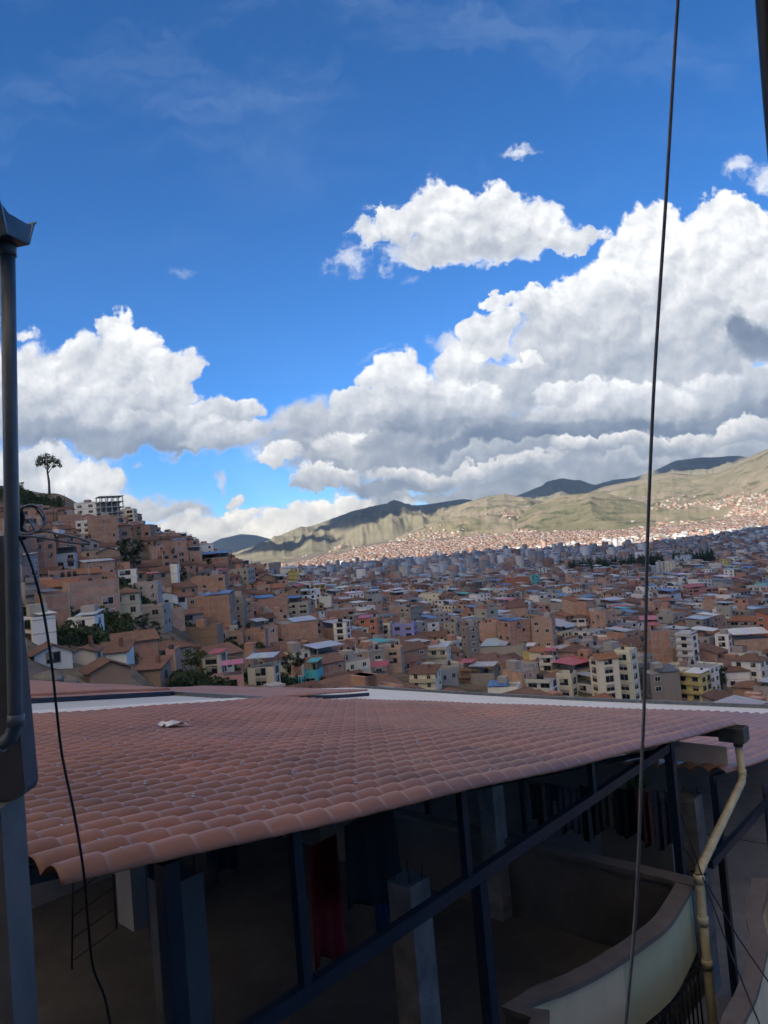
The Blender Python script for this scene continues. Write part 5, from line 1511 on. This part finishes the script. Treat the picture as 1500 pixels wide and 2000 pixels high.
def plant_tree(kind, var, px, py, hpx, label, wide=1.0, r_over=None, group="trees among the houses", name="tree"):
    p, r_ = on_ground(px, py)
    if r_over:
        d = ray(px, py); hl = math.hypot(d.x, d.y); p = Vector((d.x / hl * r_over, d.y / hl * r_over, 0)); p.z = float(ground(p.x, p.y)); r_ = r_over
    base = 10 if kind in ('lone', 'conifer') else 8
    s = hpx * r_ / F_PX / base
    root = empty(name, p, label, "tree", group)
    root.scale = (s * wide, s * wide, s); root.rotation_euler = (0, 0, px * .7 if kind != 'lone' else .4)
    a, b = TREEMESH[(kind, var)]
    for nm, me in (("trunk", a), ("crown", b)):

        o = bpy.data.objects.new(nm, me); C.objects.link(o); o.parent = root
    PLACED.append((p.x, p.y, 3.0 * s * wide))
    if hpx > 33: HB.append((px - hpx * .3, px + hpx * .3, py - hpx * .9, py, r_))
    return root
plant_tree('lone', 0, 97, 976, 76, "lone tall tree with a bare trunk on the grassy hilltop", group=None, r_over=505)
plant_tree('leafy', 0, 383, 1352, 78, "big rounded green tree just beyond the tiled roof", 1.05)
plant_tree('dark', 0, 573, 1326, 52, "dark bushy tree behind the turquoise house", 1.2)
plant_tree('dark', 1, 245, 1095, 40, "dark tree at the upper end of the hillside thicket", 1.2)
plant_tree('dark', 0, 268, 1090, 34, "dark tree in the middle of the hillside thicket", 1.3)
plant_tree('dark', 1, 262, 1110, 34, "dark tree at the lower end of the hillside thicket", 1.4)
plant_tree('dark', 0, 342, 1096, 24, "small dark tree near the skyline above the narrow white wall", 1.4)
plant_tree('leafy', 1, 250, 1226, 26, "green bush tree below the pinkish brick block", 1.5)
plant_tree('dark', 1, 282, 1232, 30, "dark bush tree beside the light concrete house", 1.5)
plant_tree('leafy', 0, 305, 1240, 26, "green tree at the right end of the hillside bushes", 1.4)
plant_tree('leafy', 1, 236, 1255, 28, "dull green tree above the long tile roofed house", 1.5)
plant_tree('dark', 0, 135, 1264, 22, "dark hedge tree below the white house with pale roof", 1.8)
plant_tree('dark', 1, 162, 1262, 20, "second dark hedge tree below the white house with pale roof", 1.8)
plant_tree('dark', 0, 448, 1285, 28, "dark green tree right of the red arched roof", 1.2)
plant_tree('dark', 1, 515, 1126, 24, "dark tree left of the grey concrete tower", 1.3)
plant_tree('dark', 0, 607, 1150, 22, "dark tree right of the tall yellow house", 1.3)
plant_tree('leafy', 0, 622, 1156, 18, "green tree in front of the valley right of the yellow house", 1.3)
plant_tree('dark', 1, 593, 1262, 16, "small dark tree in front of the pillared brick house", 1.5)
plant_tree('dark', 0, 1410, 1345, 42, "dark garden tree right of the pale yellow block", 1.0)
plant_tree('dark', 1, 1400, 1338, 30, "smaller dark garden tree behind the pale yellow block", 1.1)
plant_tree('dark', 0, 358, 1140, 30, "dark tree right of the narrow white wall house", .8)
plant_tree('dark', 1, 40, 962, 18, "dark bush on the hilltop beside the left drainpipe", 1.6)
plant_tree('leafy', 1, 268, 1296, 20, "small green tree left of the steep adobe roof", 1.2)
M_boulder = mat("boulder_rock", (.15, .14, .12), .95, noise_amt=.45, noise_scale=.9, bump=.6, bump_scale=2)
for k, (bx, by, bw, lb) in enumerate(((88, 1330, 44, "grey rock outcrop beside the hanging cable, biggest of the two"), (130, 1334, 34, "smaller grey rock outcrop left of the broad brown roof"))):
    p, r_ = on_ground(bx, by); m = MB(); m.smooth = True; rad = bw * r_ / F_PX / 2 * 1.3
    for i in range(13):
        for j in range(24):
            th_, ph_ = math.pi * i / 12, 2 * math.pi * j / 24
            x, y, z = math.sin(th_) * math.cos(ph_), math.sin(th_) * math.sin(ph_), math.cos(th_)
            f_ = .7 + .6 * float(fbm(np.array([x * 2 + z * 1.7 + k]), np.array([y * 2 - z * 1.3]), 4, 31)[0])
            m.v.append((x * rad * f_, y * rad * f_, z * rad * .55 * f_))
    for i in range(12):
        for j in range(24):
            j2 = (j + 1) % 24; m.face([i * 24 + j, (i + 1) * 24 + j, (i + 1) * 24 + j2, i * 24 + j2])
    tag(m.build("boulder", M_boulder, loc=p), lb, "rock")

# ---------------------------------------------------------------- the rest of the town, lot by lot
GA = R(33)
rt = random.Random(77)
def blocked(px0, px1, py0, py1, r_, x, y, rad):
    for (hx, hy, hr) in PLACED:
        if (x - hx) ** 2 + (y - hy) ** 2 < (rad + hr) ** 2 * .8: return True
    for (a0, a1, b0, b1, hr) in HB:
        if r_ < hr:
            ox, oy = min(px1, a1) - max(px0, a0), min(py1, b1) - max(py0, b0)
            if ox > 0 and oy > 0 and ox * oy > (.10 if r_ < 300 else .20) * (a1 - a0) * (b1 - b0): return True
    return False
LOTS = []
def grid_lots(ga, ox, oy, rmin, rmax, thmin, thmax, lw, ld, st, cond=None):
    ca, sa = math.cos(ga), math.sin(ga)
    R_ = rmax
    nb = int(2 * R_ / (ld * 2 + st)) + 2
    for bi in range(-nb // 2, nb // 2 + 1):
        for row in (0, 1):
            v = bi * (ld * 2 + st) + row * ld + oy
            u = -R_
            bl = 0
            while u < R_:
                w = rt.uniform(lw * .75, lw * 1.35)
                bl += w
                if bl > 62: u += st; bl = 0
                x, y = (u + w / 2) * ca - v * sa + ox, (u + w / 2) * sa + v * ca
                u += w
                rr_ = math.hypot(x, y)
                if rr_ < rmin or rr_ > rmax or y < 0: continue
                t = math.degrees(math.atan2(x, y))
                if t < thmin or t > thmax: continue
                if cond and not cond(x, y, rr_, t): continue
                LOTS.append((x, y, w, ld, ga + (math.pi if row else 0), rr_, t))
def hill_side(x, y, r_, t):      # houses climb the left slope
    return t < -6.5 - max(0, (r_ - 200)) * .004
def valley(x, y, r_, t):
    return not hill_side(x, y, r_, t)
grid_lots(R(24), 3, 2, 84, 700, -33, 6, 7.5, 8.0, 3.0, hill_side)
grid_lots(R(38), 0, 0, 110, 470, -30, 33, 9.0, 9.5, 4.5, valley)
grid_lots(R(31), 5, 3, 470, 950, -30, 33, 10.0, 10.5, 5.5, valley)
SMALL = []
SKX, SKY_ = zip(*[(-300, 930), (0, 985), (70, 985), (147, 992), (150, 988), (240, 995), (270, 1005), (300, 1032), (335, 1037), (360, 1047), (440, 1064), (450, 1085), (500, 1098), (520, 1104), (600, 1095), (2000, 900)])
for (x, y, w, ld, ga, r_, t) in LOTS:
    hs = hill_side(x, y, r_, t)
    g = float(ground(x, y))
    # the bare grass at the top of the hill stays bare
    if hs and r_ > 392 and t < -21.8: continue
    if hs and r_ > 500 and t > -23.2: continue
    if hs and r_ < 96 and t < -24: continue
    q = to_px((x, y, g))
    if q is None or not (-260 < q[0] < 1760): continue
    if rt.random() < (.05 if hs else .03): continue
    if 228 < q[0] < 290 and 1050 < q[1] < 1118: continue
    n = rt.choices((1, 2, 3, 4, 5), ((.22, .36, .28, .12, .02) if hs else (.20, .34, .28, .14, .04)))[0]
    if r_ < 200: n = min(n, rt.choice((1, 1, 2)))
    elif r_ < 270 and not hs: n = min(n, 2 if rt.random() < .7 else 3)
    if hs: wall = rt.choices((BRICK, BRICK2, ADOBE, CONC, CONC2, WHITE, CREAM, YEL, BLUEW, PINK), (.36, .15, .14, .14, .05, .07, .05, .0, .02, .01))[0]
    else: wall = rt.choices((BRICK, BRICK2, ADOBE, CONC, CONC2, WHITE, CREAM, YEL, BLUEW, TERRA, OCHRE), (.23, .13, .08, .17, .08, .16, .10, .005, .02, .015, .01))[0]
    if n == 1 or (n == 2 and rt.random() < .55): roof = rt.choices(('tile', 'tin', 'flat', 'orange'), (.68, .12, .15, .03))[0]
    else: roof = rt.choices(('flat', 'open', 'tile', 'tin', 'blue', 'lblue', 'red', 'white', 'orange', 'teal', 'dark', 'pink'), (.30, .17, .12, .13, .06, .06, .03, .07, .03, .01, .06, .015))[0]
    d = ld * rt.uniform(.82, .97); w2 = w * rt.uniform(.9, .99)
    if wall is ADOBE and roof not in ('tile', 'orange'): roof = 'tile'
    s_ = F_PX / r_
    lim_ = np.interp(q[0], SKX, SKY_)
    while n > 0 and q[1] - (n * 2.75 + 1.6) * s_ < lim_: n -= 1
    if n == 0: continue
    while n > 0:
        H = n * 2.75 + (1.4 if roof in ('tile', 'orange') else .8 if roof in ('flat', 'open') else 2.8)
        if not blocked(q[0] - w2 * s_ * .52, q[0] + w2 * s_ * .52, q[1] - H * s_, q[1], r_, x, y, max(w2, d) * .5): break
        n -= 1
        if n == 1: roof = 'tile' if rt.random() < .7 else 'flat'
    if n == 0: continue
    rz = ga + R(rt.uniform(-4, 4)) + (R(rt.uniform(-18, 18)) if hs else 0)
    area = w2 * s_ * H * s_ * (1.0 if -20 < q[0] < 1520 else .02)
    SMALL.append([area, x, y, g, w2, d, n, wall, roof, rz, r_, q])
SMALL.sort(key=lambda a: -a[0])
NHERO = len(HERO)
LAND = [((h[0] + h[1]) / 2, (h[2] + h[3]) / 2, h[8]) for h in HERO]
SHORT = [("blank brick house by the cable", 106, 1203), ("pinkish brick block", 181, 1180), ("magenta roof on the hillside", 305, 1141), ("long blue roof", 417, 1195), ("slab building on the skyline", 218, 1012),
         ("lone hilltop tree", 97, 940), ("tallest hillside brick block", 204, 1047), ("dark red skyline house", 426, 1069), ("long-balconied white house", 247, 1128), ("big green tree", 383, 1315),
         ("arched bluish roof", 518, 1324), ("turquoise house", 605, 1328), ("red hipped roof", 743, 1326), ("pillared brick house", 582, 1240), ("plain white box", 633, 1180), ("terracotta flats", 724, 1232),
         ("lilac house", 793, 1240), ("ochre house", 849, 1250), ("grey tower at the hill foot", 539, 1116), ("tall yellow house", 575, 1130), ("five storey brick block", 1045, 1246), ("dark unfinished house", 922, 1257),
         ("broad pale blue roof", 988, 1273), ("bright blue roof", 986, 1352), ("red and white roof", 924, 1321), ("white long-balconied house", 1133, 1216), ("dark red hall", 1009, 1142), ("big cream flats", 1205, 1328),
         ("white hotel", 1345, 1277), ("pale yellow block", 1360, 1346), ("orange roofed terraces", 1460, 1228), ("wide brick house", 1465, 1268), ("magenta roof behind the wire", 1274, 1230), ("dark garden tree", 1410, 1325),
         ("rock outcrops", 105, 1325), ("white three storey house", 671, 1240), ("pale cream block", 844, 1174), ("boulder slope", 60, 1290)]
SHORT = [s for s in SHORT if s[0] != "boulder slope"]
_used = {}
ORD = ["", "second nearest one ", "third nearest one ", "fourth nearest one ", "fifth nearest one ", "sixth nearest one ", "seventh nearest one "]
NUM = {1: "one storey", 2: "two storey", 3: "three storey", 4: "four storey", 5: "five storey"}
def auto_label(px, py, n, wall, roof, far):
    c = sorted(SHORT, key=lambda s: math.hypot(s[1] - px, (s[2] - py) * 1.6))
    for nm, lx, ly in c[:9]:
        dx, dy = px - lx, py - ly
        if abs(dx) > abs(dy) * 1.5: rel = "right of" if dx > 0 else "left of"
        else: rel = "below" if dy > 0 else "above"
        if far and abs(dx) > 60: rel = "well " + rel
        txt = f"{NUM[n]} {COLNAME[wall]} house, {ROOFS[roof][1]}, {rel} the {nm}"
        if txt not in _used and len(txt.split()) <= 16:
            _used[txt] = 1; return txt
    k = 1
    nm, lx, ly = c[0]
    while True:
        txt = f"{NUM[n]} {COLNAME[wall]} house, {ROOFS[roof][1]}, {ORD[min(k, 6)]}near the {nm}"
        if txt not in _used: _used[txt] = 1; return txt
        k += 1
        if k > 6: nm = c[(k - 5) % len(c)][0]
        if k > 40: return txt
NSOLO = 300 - NHERO - 2
for i, (ar, x, y, g, w, d, n, wall, roof, rz, r_, q) in enumerate(SMALL[:NSOLO]):
    lab = auto_label(q[0], q[1] - n * 1.4 * F_PX / r_, n, wall, roof, r_ > 400)
    # turn the front towards the viewpoint side
    if math.cos(rz) * y - math.sin(rz) * x < 0: rz += math.pi
    build_house("house", (x, y, g), rz, w, d, n, wall, roof, 3000 + i, lab, "houses of the town", maxwin=14)
def bulk_object(name, items, label):
    V, F, MI, CO = [], [], [], []
    for (ar, x, y, g, w, d, n, wall, roof, rz, r_, q) in items:
        r = random.Random(int(x * 31 + y * 17))
        S = Sink()
        if math.cos(rz) * y - math.sin(rz) * x < 0: rz += math.pi
        wins, H = house_parts(S, w, d, n, wall, roof, r, 1)
        cs, sn = math.cos(rz), math.sin(rz)
        wq = MB(); wq.mi = IG; wq.col = (1, 1, 1)
        for side, u, z, ww, wh in wins:
            if side == 2: continue
            (px_, py_, _), a = win_place(side, u, w, d)
            ca, sa = math.cos(a), math.sin(a)
            P4 = []
            for (lx, lz) in ((-ww / 2, 0), (ww / 2, 0), (ww / 2, wh), (-ww / 2, wh)):
                X_, Y_ = lx, -.03
                P4.append((px_ + X_ * ca - Y_ * sa, py_ + X_ * sa + Y_ * ca, z + lz))
            wq.quad(P4)
        for nm, m in S.parts + [("w", wq)]:
            b = len(V)
            V.extend([(x + vx * cs - vy * sn, y + vx * sn + vy * cs, g + vz) for vx, vy, vz in m.v])
            F.extend([[b + k for k in f] for f in m.f]); MI.extend(m.m); CO.extend([c or (1, 1, 1) for c in m.c])
    me = bpy.data.meshes.new(name); me.from_pydata(V, [], F)
    for mt in M_any: me.materials.append(mt)
    me.polygons.foreach_set("material_index", MI)
    at = me.color_attributes.new("tone", 'FLOAT_COLOR', 'CORNER')
    lens = np.array([len(f) for f in F]); cols = np.concatenate([np.array(CO, np.float32), np.ones((len(CO), 1), np.float32)], 1)
    at.data.foreach_set("color", np.repeat(cols, lens, axis=0).ravel())
    o = bpy.data.objects.new(name, me); C.objects.link(o)
    tag(o, label, "houses", kind="stuff")
    return o
bulk_object("town_houses", SMALL[NSOLO:], "mass of smaller brick, concrete and tiled houses filling the valley and hillside")

# ---------------------------------------------------------------- the far town: boxes small as pixels
rg = np.random.default_rng(5)
def far_houses(name, X, Y, Z, W, D, Hh, RZ, COL, ROOFC, label):
    n = len(X); cs, sn = np.cos(RZ), np.sin(RZ)
    lx = np.stack([-W, W, W, -W], 1) / 2; ly = np.stack([-D, -D, D, D], 1) / 2
    gx = X[:, None] + lx * cs[:, None] - ly * sn[:, None]; gy = Y[:, None] + lx * sn[:, None] + ly * cs[:, None]
    lo = np.stack([gx, gy, np.repeat((Z - 3)[:, None], 4, 1)], -1); hi = np.stack([gx, gy, np.repeat((Z + Hh)[:, None], 4, 1)], -1)
    # low gable: ridge vertices
    rx = np.stack([X - W / 2 * cs, X + W / 2 * cs], 1); ry = np.stack([Y - W / 2 * sn, Y + W / 2 * sn], 1); gab = rg.random(n) < .45
    rz_ = Z + Hh + np.where(gab, D * .2, .01)
    ri = np.stack([rx, ry, np.repeat(rz_[:, None], 2, 1)], -1)
    V = np.concatenate([lo, hi, ri], 1)            # n,10,3
    base = (np.arange(n) * 10)[:, None]
    quads = np.array([[0, 1, 5, 4], [1, 2, 6, 5], [2, 3, 7, 6], [3, 0, 4, 7], [4, 5, 9, 8], [6, 7, 8, 9]])
    tris = np.array([[7, 4, 8], [5, 6, 9]])
    Q = (base[:, :, None] + quads[None]).reshape(-1, 4); T = (base[:, :, None] + tris[None]).reshape(-1, 3)
    # dark window strips standing a little off the two long walls
    WV, WQ = [], []
    nb = len(V.reshape(-1, 3))
    for fl in range(3):
        ok = (Hh > 2.4 * (fl + 1)) & (rg.random(n) < .75) & (np.hypot(X, Y) < 2300)
        idx = np.nonzero(ok)[0]
        for sgn in (-1, 1):
            f0, f1 = -.42 + .25 * rg.random(len(idx)), .42 - .25 * rg.random(len(idx))
            off = sgn * (D[idx] / 2 + .08)
            pts = []
            for f_, zz in ((f0, .9), (f1, .9), (f1, 2.1), (f0, 2.1)):
                px_ = W[idx] * f_
                pts.append(np.stack([X[idx] + px_ * cs[idx] - off * sn[idx], Y[idx] + px_ * sn[idx] + off * cs[idx], Z[idx] + fl * 2.7 + zz], -1))
            P4 = np.stack(pts, 1).reshape(-1, 3); WV.append(P4)
            WQ.append(nb + np.arange(len(P4)).reshape(-1, 4)); nb += len(P4)
    Vall = np.concatenate([V.reshape(-1, 3)] + WV); WQ = np.concatenate(WQ)
    faces_q = np.concatenate([Q, WQ]); nq, nt_ = len(faces_q), len(T)
    loops = np.concatenate([faces_q.ravel(), T.ravel()])
    starts = np.concatenate([np.arange(nq) * 4, nq * 4 + np.arange(nt_) * 3]); tot = np.concatenate([np.full(nq, 4), np.full(nt_, 3)])
    me = bpy.data.meshes.new(name)
    me.vertices.add(len(Vall)); me.vertices.foreach_set("co", Vall.astype(np.float32).ravel())
    me.loops.add(len(loops)); me.loops.foreach_set("vertex_index", loops.astype(np.int32))
    me.polygons.add(nq + nt_); me.polygons.foreach_set("loop_start", starts.astype(np.int32)); me.polygons.foreach_set("loop_total", tot.astype(np.int32))
    me.update(calc_edges=True)
    wc = np.repeat(COL[:, None], 4, 1); rc = np.repeat(ROOFC[:, None], 2, 1)
    fc = np.concatenate([np.concatenate([wc, rc], 1).reshape(-1, 3), np.full((len(WQ), 3), .03), np.repeat(COL[:, None], 2, 1).reshape(-1, 3)])
    cols = np.concatenate([fc, np.ones((len(fc), 1))], 1)
    at = me.color_attributes.new("tone", 'FLOAT_COLOR', 'CORNER'); at.data.foreach_set("color", np.repeat(cols, tot, axis=0).astype(np.float32).ravel())
    me.materials.append(M_wall)
    o = bpy.data.objects.new(name, me); C.objects.link(o); tag(o, label, "houses", kind="stuff")
PAL = np.array([(.40, .25, .19), (.44, .30, .24), (.34, .25, .19), (.38, .36, .34), (.30, .29, .28), (.62, .61, .58), (.55, .50, .42), (.30, .17, .12), (.45, .46, .48), (.20, .19, .18)])
RPAL = np.array([(.24, .135, .10), (.27, .16, .12), (.24, .22, .20), (.34, .34, .34), (.26, .12, .09), (.50, .50, .50), (.16, .15, .15), (.30, .28, .26), (.10, .18, .34), (.36, .08, .07)])
def scatter(th0, th1, r0, r1, spacing, cond=None, seed=1):
    g_ = np.random.default_rng(seed)
    n_ = int((th1 - th0) * (r1 * r1 - r0 * r0) / 2 / spacing ** 2)
    a = g_.uniform(th0, th1, n_); r_ = np.sqrt(g_.uniform(r0 * r0, r1 * r1, n_))
    x, y = np.sin(a) * r_, np.cos(a) * r_
    cx_, cy_ = np.round((x * math.cos(.5) + y * math.sin(.5)) / spacing) * spacing, np.round((-x * math.sin(.5) + y * math.cos(.5)) / spacing) * spacing
    key = np.unique(np.stack([cx_, cy_], 1), axis=0)
    cx_, cy_ = key[:, 0] + g_.uniform(-.15, .15, len(key)) * spacing, key[:, 1] + g_.uniform(-.15, .15, len(key)) * spacing
    x, y = cx_ * math.cos(.5) - cy_ * math.sin(.5), cx_ * math.sin(.5) + cy_ * math.cos(.5)
    return x, y
x1_, y1_ = scatter(R(-32), R(36), 945, 1700, 13, seed=1)
x2_, y2_ = scatter(R(-32), R(36), 1690, 2250, 15.5, seed=2)
x3_, y3_ = scatter(R(-20), R(36), 2240, 3250, 11.8, seed=3)
X, Y = np.concatenate([x1_, x2_, x3_]), np.concatenate([y1_, y2_, y3_])
RRR = np.hypot(X, Y); THH = np.degrees(np.arctan2(X, Y)); Zg = ground(X, Y)
# upper limit of the built-up slope, wandering; gaps for parks and streets
lim = np.interp(THH, [-32, -10, -7, -4, 0, 4, 8, 12, 16, 20, 24, 30], [2500, 2500, 2650, 2850, 3050, 3120, 3080, 3000, 2850, 2800, 2800, 2850]) + (fbm(THH / 2.2, RRR / 700, 4, 3) - .5) * 620 + 90
keep = (RRR < lim) & (vnoise(X / 55, Y / 55, 9) > .16) & ~((RRR > 700) & (THH < -9) & (Zg > CAM_Z - 30))
park = (np.abs(RRR - 1020) < 60) & (THH > 13) & (THH < 24)
keep &= ~park
X, Y, RRR, THH, Zg = X[keep], Y[keep], RRR[keep], THH[keep], Zg[keep]
n_ = len(X)
central = (np.exp(-((THH - 2) / 12) ** 2) * np.exp(-((RRR - 1500) / 500) ** 2))
st = rg.choice([1, 2, 3, 4], n_, p=[.25, .36, .26, .13]) + (rg.random(n_) < central * .30) * rg.integers(2, 6, n_)
near_ = RRR < 2200
st = np.where(RRR > 2300, np.minimum(st, 2), st)
lit_k = np.where(near_, 1.0, .68)[:, None]  # sunlight in the colours: strip houses get a warm palette, dimmed against the sun
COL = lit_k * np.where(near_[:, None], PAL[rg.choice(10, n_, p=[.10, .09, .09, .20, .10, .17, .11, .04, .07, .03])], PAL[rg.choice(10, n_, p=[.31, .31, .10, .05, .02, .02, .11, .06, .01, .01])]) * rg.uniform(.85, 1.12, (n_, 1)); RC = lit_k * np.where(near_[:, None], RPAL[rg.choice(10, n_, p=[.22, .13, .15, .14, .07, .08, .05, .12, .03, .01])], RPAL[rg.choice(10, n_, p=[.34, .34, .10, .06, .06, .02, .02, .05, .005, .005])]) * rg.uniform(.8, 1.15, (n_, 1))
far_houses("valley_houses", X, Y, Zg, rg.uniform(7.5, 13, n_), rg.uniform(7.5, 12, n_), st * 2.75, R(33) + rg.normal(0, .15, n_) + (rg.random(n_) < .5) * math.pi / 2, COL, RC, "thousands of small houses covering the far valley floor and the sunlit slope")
# houses high on the green slopes
def slope_houses(Rg, boxes, name, label, seed):
    g_ = np.random.default_rng(seed); TH_, s, Rr, H = Rg; XX, YY, ZZ = [], [], []
    for (cx_, cy_, wx_, wy_, cnt) in boxes:
        for _ in range(cnt):
            px_, py_ = g_.normal(cx_, wx_), g_.normal(cy_, wy_)
            d = ray(px_, py_); az_ = math.atan2(d.x, d.y); e_ = d.z / math.hypot(d.x, d.y)
            i = int(np.clip(np.searchsorted(TH_, az_), 0, len(TH_) - 1))
            k = np.nonzero(H[i] / Rr[i] >= e_)[0]
            if not len(k) or k[0] < 2: continue
            r_ = Rr[i][k[0]]; XX.append(math.sin(az_) * r_); YY.append(math.cos(az_) * r_); ZZ.append(H[i][k[0]] + CAM_Z)
    XX, YY, ZZ = map(np.array, (XX, YY, ZZ)); n_ = len(XX)
    far_houses(name, XX, YY, ZZ, g_.uniform(9, 15, n_), g_.uniform(9, 13, n_), g_.choice([3., 5.5, 6], n_), g_.uniform(0, 3, n_), PAL[g_.choice([0, 1, 1, 2, 6, 7, 3], n_)] * g_.uniform(.65, .85, (n_, 1)), .8 * RPAL[g_.choice([0, 1, 1, 2, 4], n_)], label)  # slope houses: warm sunlit tone put into dimmed wall and roof colours
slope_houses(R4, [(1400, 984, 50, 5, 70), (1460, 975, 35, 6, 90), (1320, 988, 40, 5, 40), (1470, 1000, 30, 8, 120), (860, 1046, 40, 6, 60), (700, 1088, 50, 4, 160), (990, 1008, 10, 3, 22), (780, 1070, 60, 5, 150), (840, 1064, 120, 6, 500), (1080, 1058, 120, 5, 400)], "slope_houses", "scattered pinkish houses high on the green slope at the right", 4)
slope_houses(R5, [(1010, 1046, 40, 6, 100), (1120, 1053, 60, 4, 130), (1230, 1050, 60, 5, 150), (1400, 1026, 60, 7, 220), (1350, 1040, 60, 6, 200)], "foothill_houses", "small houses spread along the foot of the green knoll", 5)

# dark grove in the valley: far-off wood
def wood(name, spots, label, seed, size=2.0, cone=True):
    r = random.Random(seed); m = MB()
    for (x, y, h) in spots:
        g = float(ground(x, y))
        for k in range(34 if cone else 60):
            z = r.random(); rad = h * (.20 * (1.1 - z) if cone else .62 * math.sqrt(1.02 - z * z)) * r.uniform(.5, 1.1); a = r.uniform(0, 6.3)
            q = Vector((x + math.cos(a) * rad, y + math.sin(a) * rad, g + h * (.08 + .92 * z)))
            n_ = Vector((math.cos(a), math.sin(a), .4 + r.gauss(0, .4))).normalized(); t_ = n_.orthogonal().normalized(); b_ = n_.cross(t_); s = size * r.uniform(.5, 1.1) * ((1.15 - z) if cone else .8)
            m.col = (1, 1, 1) if r.random() < .5 else (1.5, 1.45, 1.2)
            m.quad([q - t_ * s, q - b_ * s, q + t_ * s, q + b_ * s])
    o = m.build(name, M_leafd); tag(o, label, "trees", kind="stuff")
sp = []
for k in range(330):
    t = rt.uniform(13.5, 23.5); r_ = rt.gauss(1000, 28) + (t - 18) * 4
    if 20.2 < t < 20.9: continue
    sp.append((math.sin(R(t)) * r_, math.cos(R(t)) * r_, rt.uniform(13, 24)))
wood("dark_wood", sp, "long dark grove of conifers in the valley behind the grey wire", 3, 2.6)
sp = []
for k in range(420):
    t = rt.uniform(-9, 28); r_ = rt.choice((1250, 1450, 1700, 1950, 1380)) + rt.gauss(0, 30)
    if vnoise(np.array([t * .9]), np.array([r_ / 200.]), 4)[0] < .62: continue
    sp.append((math.sin(R(t)) * r_, math.cos(R(t)) * r_, rt.uniform(9, 17)))
wood("scattered_trees", sp, "scattered dark trees between the far houses of the valley", 6, 2.6)
# bushes between hillside houses
sp = []
for k in range(2600):
    t = rt.uniform(-30, -7); r_ = rt.uniform(110, 480); x, y = math.sin(R(t)) * r_, math.cos(R(t)) * r_
    if vnoise(np.array([x / 26]), np.array([y / 26]), 14)[0] < .60: continue
    if any((x - a) ** 2 + (y - b) ** 2 < (c * .8) ** 2 for a, b, c in PLACED): continue
    if any((x - s[1]) ** 2 + (y - s[2]) ** 2 < 22 for s in SMALL[:400] if abs(x - s[1]) < 6): continue
    sp.append((x, y, rt.uniform(1.6, 3.6)))
for k in range(160):
    t = rt.uniform(-27, -23.5); r_ = rt.uniform(415, 470); sp.append((math.sin(R(t)) * r_, math.cos(R(t)) * r_, rt.uniform(2, 5)))
wood("hillside_bushes", sp, "dark bushes and undergrowth between the hillside houses", 8, .55, False)

# radio masts and poles on the skyline
for k, (px_, yb_, yt_, lab) in enumerate(((313, 1035, 1012, "thin mast on the skyline right of the brick tower"), (127, 985, 962, "thin pole on the grassy hilltop right of the lone tree"), (38, 960, 890, "tall thin mast beside the left drainpipe on the hilltop"), (107, 1035, 975, "bare pole trunk below the lone hilltop tree"))):
    p, r_ = on_ground(px_, yb_ + 4); h_ = (yb_ - yt_) * r_ / F_PX
    m = MB(); m.tube([(0, 0, -1), (0, 0, h_)], [.18, .10], 6)
    for q in (.6, .8): m.tube([(-.6, 0, h_ * q), (.6, 0, h_ * q)], .05, 4)
    tag(m.build("mast", M_iron, loc=p), lab, "mast", "masts and poles on the hillside")

# ---------------------------------------------------------------- haze
hz_ = bpy.data.meshes.new("haze")
m = MB(); wbox(m, -13000, 13000, -3000, 13500, CAM_Z - 900, 1290, bottom=True)
M_haze = bpy.data.materials.new("haze"); M_haze.use_nodes = True
nt = M_haze.node_tree; nt.nodes.clear()
pv = nt.nodes.new('ShaderNodeVolumePrincipled'); pv.inputs['Color'].default_value = (.72, .84, .98, 1); pv.inputs['Density'].default_value = HAZE_D; pv.inputs['Anisotropy'].default_value = 0.2
mo = nt.nodes.new('ShaderNodeOutputMaterial'); nt.links.new(pv.outputs[0], mo.inputs['Volume'])
if HAZE_D > 0:
    o = m.build("haze", M_haze); o["kind"] = "stuff"; o["label"] = "thin bluish haze filling the valley air"
